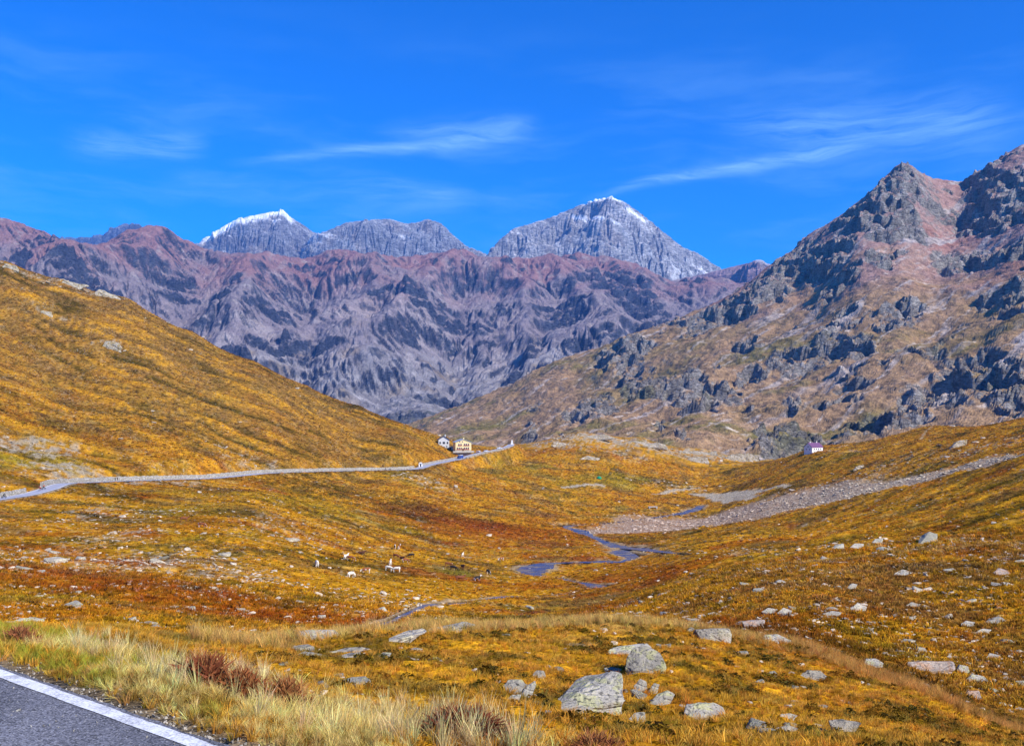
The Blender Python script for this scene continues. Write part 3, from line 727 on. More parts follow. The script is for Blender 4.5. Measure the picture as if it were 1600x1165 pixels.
Z = blur(Z, .4) + 11 * ridged((X + .3 * Y) / 75, (Y - .2 * X) / 120, 4, 337, .6)
Z = fit_skyline(X, Y, Z, pxs, FR_SKY, .5, 7)
st, nrm = slope_of(X, Y, Z)
rock = np.clip(sstep(.30, .52, st) + crag * sstep(.16, .36, st), 0, 1)
n1 = fbm(X / 500, Y / 500, 4, 341); n2 = fbm(X / 90, Y / 90, 4, 342)
col = np.broadcast_to(np.array([0.215, 0.175, 0.175]), X.shape + (3,)).copy()
col = mixc(col, (0.25, 0.13, 0.115), sstep(680, 1150, Z + 380 * n1) * .9)
col = mixc(col, (0.33, 0.28, 0.26), sstep(.0, .45, n1 + .5 * n2) * .7 * sstep(1000, 500, Z))
lowgrey = sstep(480, 150, Z + 160 * n1)
col = mixc(col, np.array([0.24, 0.22, 0.21]) * (1 + .6 * n2)[..., None], lowgrey * .85)
col = mixc(col, (0.26, 0.185, 0.095), sstep(.25, .6, fbm(X / 260, Y / 200, 4, 345)) * .5 * sstep(700, 300, Z))
wood = sstep(60, -60, Z + 140 * n1 + 60 * n2) * sstep(-.3, .2, n2 + .2)
col = mixc(col, (0.035, 0.045, 0.035), wood * .85)
col = mixc(col, (0.36, 0.31, 0.28), sstep(.42, .7, fbm((X + Y * .3) / 150, (Y - X * .3) / 70, 4, 347)) * .6 * (1 - wood))
chute = sstep(.15, .55, fbm((X + .15 * Y) / 60, Y / 420, 4, 349, .6)) * sstep(350, 700, Z)
col = mixc(col, (0.30, 0.24, 0.22), chute * .55)
col = mixc(col, np.array([0.085, 0.092, 0.115]) * (1 + .5 * n2)[..., None], rock)
mo = grid_mesh('mountain', X, Y, Z, col, rock_material('range_rock', 0.02, 9.0, .7, 1.25), False, {'rock': rock})
tag(mo, kind='structure')

# --- distant snowy peaks
def peak(name, sky_pts, y_c, back, seed, snow_rule, tint, nx=320, ny=150, depth=1500, slope=0.85):
    sky_pts = np.array(sky_pts, float)
    pxs = np.linspace(sky_pts[0, 0], sky_pts[-1, 0], nx); ys = np.linspace(y_c - depth, y_c + back, ny)
    PX, Y = np.meshgrid(pxs, ys); X = (PX - 800) / F * Y
    crest = np.interp(PX, sky_pts[:, 0], sky_pts[:, 1]); crest = (HY - blur(crest, 1.5)) / F * y_c
    fade = None; mer = y_c + 300 * fbm(X / 1500, Y / 3000, 3, seed)
    dd = Y - mer
    Z = crest - np.where(dd < 0, -dd * slope, dd * 1.2)
    wx = X + 150 * fbm(X / 500, Z / 400, 3, seed + 8); wz = Z + 120 * fbm(X / 420 + 3, Z / 380, 3, seed + 9)
    fade = .25 + .75 * sstep(0, 260, np.abs(dd))
    Z = Z + 230 * ridged(wx / 980, Y / 900, 2, seed + 1, .5) * (.4 + .6 * fade) + fade * (95 * ridged((wx + wz * .8) / 420, (Y + wz * .5) / 520, 3, seed + 2, .5) + 40 * ridged((wx - wz * 1.1) / 170, (Y + wx * .3) / 240, 3, seed + 4, .5) + 8 * fbm(X / 60, Y / 60, 2, seed + 3))
    Z = erode(Z, 13.0, 7000, 20, seed, .06, .2, 2.5)
    Z = fit_skyline(X, Y, Z, pxs, sky_pts, .2, 4)
    st, nrm = slope_of(X, Y, Z)
    n1 = fbm(X / 300, Y / 300, 4, seed + 5); n2 = fbm(X / 80, Y / 80, 4, seed + 6)
    rows = HY - F * Z / Y
    col = np.broadcast_to(np.array(tint), X.shape + (3,)).copy() * (1 + .35 * n2)[..., None]
    col = mixc(col, (0.34, 0.28, 0.23), sstep(.1, .6, n1) * .5)
    S = fbm((Z + .45 * X) / 230, (X - .3 * Z) / 1300, 3, seed + 7, .5)
    col = col * (1 + .40 * fbm((Z + .5 * X) / 120, X / 1000, 3, seed + 10, .55))[..., None]
    sn = snow_rule(PX, rows, S, n1, n2, crest_row=np.interp(PX, sky_pts[:, 0], sky_pts[:, 1]))
    col = mixc(col, (0.86, 0.88, 0.92), sn)
    o = grid_mesh(name, X, Y, Z, col, rock_material(name + '_rock', 0.010, 11.0, .75, 1.2), False, {'rock': (1 - sn) * sstep(.1, .35, st)})
    return tag(o, kind='structure')
def ledges(S, n1, n2, a=.30): return sstep(a, a + .12, S + .15 * n2) * sstep(-.1, .25, n1) * .85
def snow_B(PX, rows, st, n1, n2, crest_row):
    cap = sstep(13, 5, rows - crest_row + 5 * n2) * sstep(300, 320, PX) * sstep(470, 452, PX) * sstep(1.2, 0.2, np.abs(PX - 432) / 9 - .0 + 0 * PX) if False else sstep(12, 5, rows - crest_row + 2.5 * n2 + 4 * n1) * sstep(300, 325, PX) * sstep(470, 446, PX)
    return np.maximum(cap, ledges(st, n1, n2) * sstep(520, 440, PX))
def snow_B2(PX, rows, st, n1, n2, crest_row): return ledges(st, n1, n2, .42) * .7
def snow_C(PX, rows, st, n1, n2, crest_row):
    tip = sstep(4, 1.5, rows - crest_row + 3 * n2) * sstep(905, 925, PX) * sstep(985, 965, PX)
    ribbon = sstep(5, 2, np.abs(rows - crest_row - 7) + 2 * n2) * sstep(968, 980, PX) * sstep(1018, 1005, PX)
    low = sstep(.15, .4, n1 + .2 * n2) * sstep(395, 415, rows) * sstep(1030, 1060, PX) * .6
    return np.clip(np.maximum(np.maximum(tip, ribbon), np.maximum(low * .75, ledges(st, n1, n2, .55))), 0, 1)
def snow_none(PX, rows, st, n1, n2, crest_row): return ledges(st, n1, n2, .5) * .6
peak('snowy_peak', [(230, 430), (290, 392), (320, 372), (345, 356), (370, 342), (400, 336), (425, 331), (443, 328), (455, 340), (475, 352), (490, 363), (515, 372), (560, 400), (600, 430)], 13200, 900, 401, snow_B, (.27, .27, .285))
peak('snowy_peak', [(440, 430), (470, 385), (490, 366), (510, 361), (540, 348), (575, 343), (610, 342), (632, 349), (650, 348), (668, 342), (690, 349), (710, 369), (730, 385), (755, 394), (790, 420), (820, 440)], 12600, 900, 421, snow_B2, (.30, .305, .32))
peak('snowy_peak', [(720, 440), (755, 404), (775, 380), (800, 358), (820, 352), (860, 340), (895, 325), (930, 312), (955, 307), (980, 318), (1010, 340), (1040, 365), (1065, 385), (1095, 398), (1120, 416), (1160, 440), (1200, 470)], 11800, 900, 441, snow_C, (.40, .39, .385))
peak('distant_ridge', [(20, 400), (80, 371), (130, 371), (160, 366), (180, 354), (205, 347), (215, 351), (235, 362), (270, 385), (320, 410)], 15500, 600, 461, snow_none, (.13, .15, .19), 120, 50)
peak('distant_ridge', [(1040, 440), (1100, 428), (1130, 420), (1160, 413), (1188, 405), (1215, 420), (1280, 450)], 10000, 600, 481, snow_none, (.25, .17, .17), 120, 50)
# ------------------------------------------------------------------ small builders
def mesh_obj(name, verts, faces, mat, parent=None, smooth=False):
    me = bpy.data.meshes.new(name); me.from_pydata([tuple(map(float, v)) for v in verts], [], faces)
    if smooth: me.polygons.foreach_set('use_smooth', [True] * len(me.polygons))
    me.update()
    if mat: me.materials.append(mat)
    o = bpy.data.objects.new(name, me); C.objects.link(o)
    if parent: o.parent = parent
    return o
def plain(name, col, rough=0.8, nscale=None, namt=0.25, spec=0.2, metal=0.0, bump=0.0):
    mt, n, b = material(name)
    if nscale:
        tcx = n.new('ShaderNodeTexCoord')
        f = n.noise(tcx.outputs['Object'], nscale, 5, 0.6)
        c = n.mix(n.mr(f, .3, .7), tuple(np.array(col) * (1 - namt)), tuple(np.clip(np.array(col) * (1 + namt), 0, 1)))
        n.l.new(c, b.inputs['Base Color'])
        if bump: n.l.new(n.bump(f, 0.6, bump), b.inputs['Normal'])
    else: b.inputs['Base Color'].default_value = (*col, 1)
    b.inputs['Roughness'].default_value = rough; b.inputs['Specular IOR Level'].default_value = spec; b.inputs['Metallic'].default_value = metal
    return mt
# ------------------------------------------------------------------ near road
def asphalt_material(base, grain=120.0):
    mt, n, b = material('asphalt')
    pos = n.new('ShaderNodeNewGeometry').outputs['Position']
    g = n.voro(pos, grain); g2 = n.noise(pos, 60, 4, 0.7); big = n.noise(pos, 0.9, 5, 0.6)
    hs_ = n.new('ShaderNodeSeparateColor'); n.l.new(g.outputs['Color'], hs_.inputs[0])
    k = n.m('MULTIPLY', n.mr(hs_.outputs[0], 0, 1, 0.3, 1.75), n.mr(big, .3, .7, .62, 1.3))
    k = n.m('MULTIPLY', k, n.mr(g2, .3, .7, .7, 1.3))
    light = n.mr(hs_.outputs[1], .93, .96, 0, 1)
    cn = n.new('ShaderNodeCombineXYZ')
    for i in range(3): n.l.new(n.m('MULTIPLY', k, base[i]), cn.inputs[i])
    crack = n.mr(n.m('ABSOLUTE', n.m('SUBTRACT', n.noise(pos, 1.3, 6, .62, .6), 0.5)), 0.0, 0.010, 1, 0)
    crack = n.m('MULTIPLY', crack, n.mr(n.noise(pos, .35, 2), .44, .54, 0, 1))
    c = n.mix(n.m('MULTIPLY', light, .6), cn.outputs[0], (.45, .44, .43))
    n.l.new(n.mix(n.m('MULTIPLY', crack, .7), c, (.015, .015, .016)), b.inputs['Base Color'])
    n.l.new(n.bump(n.m('SUBTRACT', n.m('ADD', hs_.outputs[0], g2), n.m('MULTIPLY', crack, 2)), 0.7, 0.006), b.inputs['Normal'])
    b.inputs['Roughness'].default_value = 0.85
    return mt
ASPHALT = asphalt_material((0.12, 0.12, 0.135))
def strip(name, s0, s1, n_in, n_out, z, mat, step=0.08, jag=0.0, parent=None, thick=0.0, seed=1):
    ss = np.arange(s0, s1, step); vs = []; fs = []
    jo = jag * (fbm(ss / 0.35, ss * 0 + seed, 4, seed) + 0.6 * fbm(ss / 0.09, ss * 0, 2, seed + 4)); ji = jag * 0.5 * fbm(ss / 0.3, ss * 0 + 3, 3, seed + 2)
    for i, s in enumerate(ss):
        for nn in (n_in + ji[i], n_out + jo[i]):
            p = EDGE_A + EDGE_D * s + EDGE_N * nn
            vs.append((p[0], p[1], z))
        if thick:
            p = EDGE_A + EDGE_D * s + EDGE_N * (n_out + jo[i] + 0.03); vs.append((p[0], p[1], z - thick))
    k = 3 if thick else 2
    for i in range(len(ss) - 1):
        a = i * k
        fs.append((a, a + k, a + k + 1, a + 1))
        if thick: fs.append((a + 1, a + k + 1, a + k + 2, a + 2))
    return mesh_obj(name, vs, fs, mat, parent)
road = strip('road', -34, 16, -6.6, 0.035, ROAD_Z, ASPHALT, 0.08, 0.035, None, 0.06)
tag(road, kind='structure')
def line_material():
    mt, n, b = material('road_paint')
    pos = n.new('ShaderNodeNewGeometry').outputs['Position']
    wear = n.mr(n.m('ADD', n.m('MULTIPLY', n.noise(pos, 70, 4, .75), .6), n.m('MULTIPLY', n.noise(pos, 5, 5, .6), .4)), .40, .53, 1, 0)
    c = n.mix(n.mr(n.noise(pos, 14, 4), .3, .7), (.62, .62, .64), (.82, .82, .83))
    n.l.new(n.mix(n.m('MULTIPLY', wear, .75), c, (.16, .16, .17)), b.inputs['Base Color'])
    n.l.new(n.bump(n.noise(pos, 160, 3), .4, .004), b.inputs['Normal'])
    b.inputs['Roughness'].default_value = .7
    return mt
strip('edge_line', -34, 16, -0.092, 0.0, ROAD_Z + 0.004, line_material(), 0.05, 0.008, road, 0, 5)

# ------------------------------------------------------------------ far road and its walls
tang = np.gradient(FAR_PATH[:, :2], axis=0); tang /= np.linalg.norm(tang, axis=1, keepdims=True)
nor = np.stack([-tang[:, 1], tang[:, 0]], 1)
def far_strip(name, o0, o1, dz, mat, parent=None, i0=0, i1=None):
    i1 = i1 or len(FAR_PATH); vs = []; fs = []
    for i in range(i0, i1):
        for oo in (o0, o1):
            p = FAR_PATH[i, :2] + nor[i] * oo; vs.append((p[0], p[1], FAR_PATH[i, 2] + dz))
    for k in range(i1 - i0 - 1): fs.append((2 * k, 2 * k + 1, 2 * k + 3, 2 * k + 2))
    return mesh_obj(name, vs, fs, mat, parent)
FAR_ASPHALT = plain('pale_asphalt', (0.34, 0.345, 0.40), .8, .5, .12)
fr = far_strip('road', -3.1, 3.1, 0.06, FAR_ASPHALT); tag(fr, kind='structure')
WHITE_PAINT = plain('white_paint', (.75, .75, .75), .7)
far_strip('edge_line', -2.95, -2.6, 0.075, WHITE_PAINT, fr); far_strip('edge_line', 2.6, 2.95, 0.075, WHITE_PAINT, fr)
def stone_wall_material():
    mt, n, b = material('dry_stone')
    pos = n.new('ShaderNodeNewGeometry').outputs['Position']
    v = n.voro(n.scale_vec(pos, (1, 1, 1.7)), 1.5); e = n.voro(n.scale_vec(pos, (1, 1, 1.7)), 1.5, 'DISTANCE_TO_EDGE')
    sc = n.new('ShaderNodeSeparateColor'); n.l.new(v.outputs['Color'], sc.inputs[0])
    c = n.mix(sc.outputs[0], (.30, .26, .20), (.58, .53, .44))
    n.l.new(n.mix(n.mr(e.outputs['Distance'], .0, .07, .8, 0), c, (.10, .085, .06)), b.inputs['Base Color'])
    n.l.new(n.bump(n.mr(e.outputs['Distance'], 0, .12), .8, .15), b.inputs['Normal'])
    return mt
DRYSTONE = stone_wall_material()
def idx_at(px):
    return int(np.argmin(np.abs(px_of(FAR_PATH[:, 0], FAR_PATH[:, 1]) - px)))
def far_wall(px0, px1, off, h, label, th=0.55):
    i0, i1 = sorted((idx_at(px0), idx_at(px1))); vs = []; fs = []
    rr = random.Random(int(px0)); sub = 5; prm = []
    for i in range(i0, i1):
        for k in range(sub): prm.append(i + k / sub)
    prm.append(float(i1))
    for q in prm:
        i = int(q); t = q - i; j = min(i + 1, len(FAR_PATH) - 1)
        p = FAR_PATH[i] * (1 - t) + FAR_PATH[j] * t; nn = nor[i] * (1 - t) + nor[j] * t
        hh = h * (0.9 + 0.2 * rr.random()); a = p[:2] + nn * off; b_ = p[:2] + nn * (off + math.copysign(th, off))
        vs += [(a[0], a[1], p[2] - .5), (a[0] + nn[0] * .12 * math.copysign(1, off), a[1] + nn[1] * .12 * math.copysign(1, off), p[2] + hh), (b_[0], b_[1], p[2] + hh + .04), (b_[0], b_[1], p[2] - .5)]
    m = len(prm)
    for k in range(m - 1):
        a = 4 * k
        for u in range(3): fs.append((a + u, a + 4 + u, a + 5 + u, a + 1 + u))
    fs += [(0, 1, 2, 3), (4 * m - 1, 4 * m - 2, 4 * m - 3, 4 * m - 4)]
    return tag(mesh_obj('stone_wall', vs, fs, DRYSTONE), label, 'wall')
far_wall(-120, 58, 3.9, 1.5, 'short grey stone wall above the road bend at the left edge')
far_wall(84, 655, 3.9, 1.75, 'long pale stone retaining wall running beside the valley road to the bend')
far_wall(668, 725, 3.9, 1.2, 'low stone wall above the road, between the bend and the yellow house')
far_wall(722, 790, -3.9, 1.1, 'low stone wall on the downhill side of the road past the yellow house')

# ------------------------------------------------------------------ water
def water_material():
    mt, n, b = material('water')
    pos = n.new('ShaderNodeNewGeometry').outputs['Position']
    b.inputs['Base Color'].default_value = (.02, .07, .2, 1); b.inputs['Roughness'].default_value = .22
    b.inputs['Specular IOR Level'].default_value = .5; b.inputs['IOR'].default_value = 1.333
    n.l.new(n.mix(n.mr(n.noise(pos, .16, 4, .6), .47, .62), (.02, .07, .2), (.22, .19, .15)), b.inputs['Base Color'])
    h = n.m('ADD', n.noise(pos, 1.1, 3, .5), n.m('MULTIPLY', n.noise(pos, .22, 3, .5), 2.0))
    n.l.new(n.bump(h, 1.0, .9), b.inputs['Normal'])
    return mt
WATER = water_material()
for sp_, lab in zip(STREAM_PATHS, ('', '')):
    tg = np.gradient(sp_[:, :2], axis=0); tg /= np.linalg.norm(tg, axis=1, keepdims=True) + 1e-9
    nn = np.stack([-tg[:, 1], tg[:, 0]], 1)
    zc = ground_base(sp_[:, 0], sp_[:, 1])
    zc = np.minimum.accumulate(zc) if False else zc
    zc = np.convolve(np.pad(zc, 3, mode='edge'), np.ones(7) / 7, 'valid')
    vs, fs = [], []; cols_ = (-1.5, -.75, 0, .75, 1.5)
    for i in range(len(sp_)):
        for c_ in cols_:
            p = sp_[i, :2] + nn[i] * c_ * sp_[i, 2]
            g = float(ground_base(np.array([p[0]]), np.array([p[1]]))[0])
            vs.append((p[0], p[1], 0.5 * zc[i] + 0.5 * g - 0.20))
    for i in range(len(sp_) - 1):
        for c_ in range(4): a = i * 5 + c_; fs.append((a, a + 5, a + 6, a + 1))
    tag(mesh_obj('stream', vs, fs, WATER, None, True), kind='structure')
# ------------------------------------------------------------------ rocks
def rock_mat(name, base, lichen=(.46, .46, .14), amount=.5, scale=1.0):
    mt, n, b = material(name)
    pos = n.new('ShaderNodeTexCoord').outputs['Object']
    f = n.noise(pos, 3.0 * scale, 7, .68); f2 = n.noise(pos, 16 * scale, 5, .7); f3 = n.noise(pos, 7 * scale, 5, .6, .5)
    oi = n.new('ShaderNodeObjectInfo')
    c = n.mix(n.mr(f, .32, .68), tuple(np.array(base) * .52), tuple(np.array(base) * 1.18))
    c = n.mix(n.mr(f3, .50, .60, 0, amount), c, lichen)
    c = n.mix(n.mr(n.noise(pos, 22 * scale, 3, .6), .54, .64, 0, .8), c, (.06, .058, .05))
    c = n.mix(n.mr(n.noise(pos, 2.1 * scale, 4, .6, 1.0), .60, .72, 0, .5), c, (.62, .58, .50))
    k = n.mr(oi.outputs['Random'], 0, 1, .78, 1.15); cn = n.new('ShaderNodeCombineXYZ')
    for i in range(3): n.l.new(k, cn.inputs[i])
    n.l.new(n.mix(1.0, c, cn.outputs[0], 'MULTIPLY'), b.inputs['Base Color'])
    crk = n.mr(n.voro(n.scale_vec(pos, (1, 1, 2.2)), 2.2 * scale, 'DISTANCE_TO_EDGE').outputs['Distance'], 0, .05, 0, 1)
    h = n.m('ADD', n.m('MULTIPLY', f, 1.0), n.m('ADD', n.m('MULTIPLY', f2, .4), n.m('MULTIPLY', crk, .15)))
    n.l.new(n.bump(h, .9, .10 / scale), b.inputs['Normal'])
    b.inputs['Roughness'].default_value = .95
    return mt
GNEISS = rock_mat('lichen_gneiss', (.46, .42, .34)); PALE = rock_mat('pale_gneiss', (.50, .44, .34), (.5, .47, .25), .35, .6)
FARROCK = rock_mat('bedrock', (.56, .48, .36), (.36, .24, .06), .75, .10)
RUSTY = rock_mat('rusty_gneiss', (.42, .34, .27), (.40, .20, .09), .6, .5)
def _pn3(v, s, sd):
    return float(pnoise(np.array([v.x * s + v.z * 1.7 * s + sd]), np.array([v.y * s - v.z * 1.3 * s + sd * 1.3]), sd)[0])
def hull_mesh(name, pts, cuts=1, rough=0.05, seed=0, bevel=0.06):
    bm = bmesh.new()
    for p in pts: bm.verts.new(p)
    r = bmesh.ops.convex_hull(bm, input=bm.verts)
    junk = {e for e in (r['geom_interior'] + r['geom_unused']) if isinstance(e, bmesh.types.BMVert)}
    bmesh.ops.delete(bm, geom=[v for v in bm.verts if not v.link_faces], context='VERTS')
    bmesh.ops.dissolve_limit(bm, angle_limit=math.radians(24), verts=bm.verts, edges=bm.edges)
    if bevel: bmesh.ops.bevel(bm, geom=list(bm.edges), offset=bevel, segments=1, affect='EDGES', clamp_overlap=True)
    bmesh.ops.triangulate(bm, faces=bm.faces)
    for _ in range(cuts):
        bmesh.ops.subdivide_edges(bm, edges=[e for e in bm.edges if e.calc_length() > bevel * 1.5], cuts=1)
        bmesh.ops.triangulate(bm, faces=bm.faces)
    bm.normal_update()
    co = np.array([v.co[:] for v in bm.verts]); no = np.array([v.normal[:] for v in bm.verts])
    size = float(np.ptp(co, axis=0).max())
    a = co[:, 0] + 1.7 * co[:, 2]; c_ = co[:, 1] - 1.3 * co[:, 2]
    dsp = rough * (fbm(a / size * 3 + seed, c_ / size * 3, 3, seed) + .5 * fbm(a / size * 9 + seed, c_ / size * 9, 2, seed + 3))
    co = co + no * dsp[:, None] * size
    for v, p in zip(bm.verts, co): v.co = p
    me = bpy.data.meshes.new(name); bm.to_mesh(me); bm.free()
    me.polygons.foreach_set('use_smooth', [False] * len(me.polygons)); me.update()
    return me
def rand_rock(name, seed, flat=.55, cuts=1, n=16, rough=.035):
    rg = np.random.default_rng(seed)
    p = rg.normal(size=(n, 3)); p /= np.linalg.norm(p, axis=1, keepdims=True); p = np.sign(p) * np.abs(p) ** .75
    p *= np.array([.5, .38 + .12 * rg.random(), .5 * flat * (.8 + .4 * rg.random())]) * rg.uniform(.82, 1.08, (n, 1))
    return hull_mesh(name, p, cuts, rough, seed, .03)
def gz(x, y): return float(ground_z(np.array([float(x)]), np.array([float(y)]))[0])
def ghit(px, py, y0=3.2, y1=1500): return hit(px, py, ground_z, y0, y1)
def outline_rock(outline, label, mat, thick=None, depth=None, cuts=2, lean=.5, rough=.028, group=None, y0=3.2, name='boulder', bevel=None):
    """a boulder whose visible outline is known; its bottom stands in the turf"""
    o = np.array(outline, float); bx, by = o[:, 0].mean(), o[:, 1].max()
    if depth is None: _, depth = ghit(bx, by - 1, y0)
    Y = depth; s = Y / F; cz = -(by - HY) * s; cx = (bx - 800) * s
    wdt = np.ptp(o[:, 0]) * s; hgt = np.ptp(o[:, 1]) * s
    thick = thick or .55 * min(wdt, max(hgt * 1.5, .35 * wdt)); pts = []
    dep = max((by - HY) / F, .05); run = lean * min(hgt / dep, 1.6 * wdt)
    cen = np.array([o[:, 0].mean(), o[:, 1].mean()])
    for px, py in o:
        up = (by - py) / max(np.ptp(o[:, 1]), 1)
        for shr, dy in ((1.0, 0.0), (.72, -.10 * thick), (.85, .5 * thick), (.5, .9 * thick)):
            q = cen + (np.array([px, py]) - cen) * shr
            yy = Y + dy + run * up
            k = yy / F if dy <= 0 else (Y + run * up) / F
            pts.append(((q[0] - 800) * k - cx, yy - Y, -(q[1] - HY) * k - cz))
    low = min(p[2] for p in pts)
    pts = pts + [(p[0] * .92, p[1], low - .12 * hgt) for p in pts if p[2] < low + .35 * hgt]
    me = hull_mesh(name, pts, cuts, rough, int(bx), bevel if bevel is not None else .03 * min(wdt, hgt))
    me.materials.append(mat)
    ob = bpy.data.objects.new(name, me); C.objects.link(ob); ob.location = (cx, Y, cz - (.22 * hgt if Y > 300 else .04 * hgt))
    tag(ob, label, 'boulder' if name == 'boulder' else 'rock', group)
    ROCK_SPOTS.append((cx, Y, wdt * .5))
    return ob
ROCK_SPOTS = []
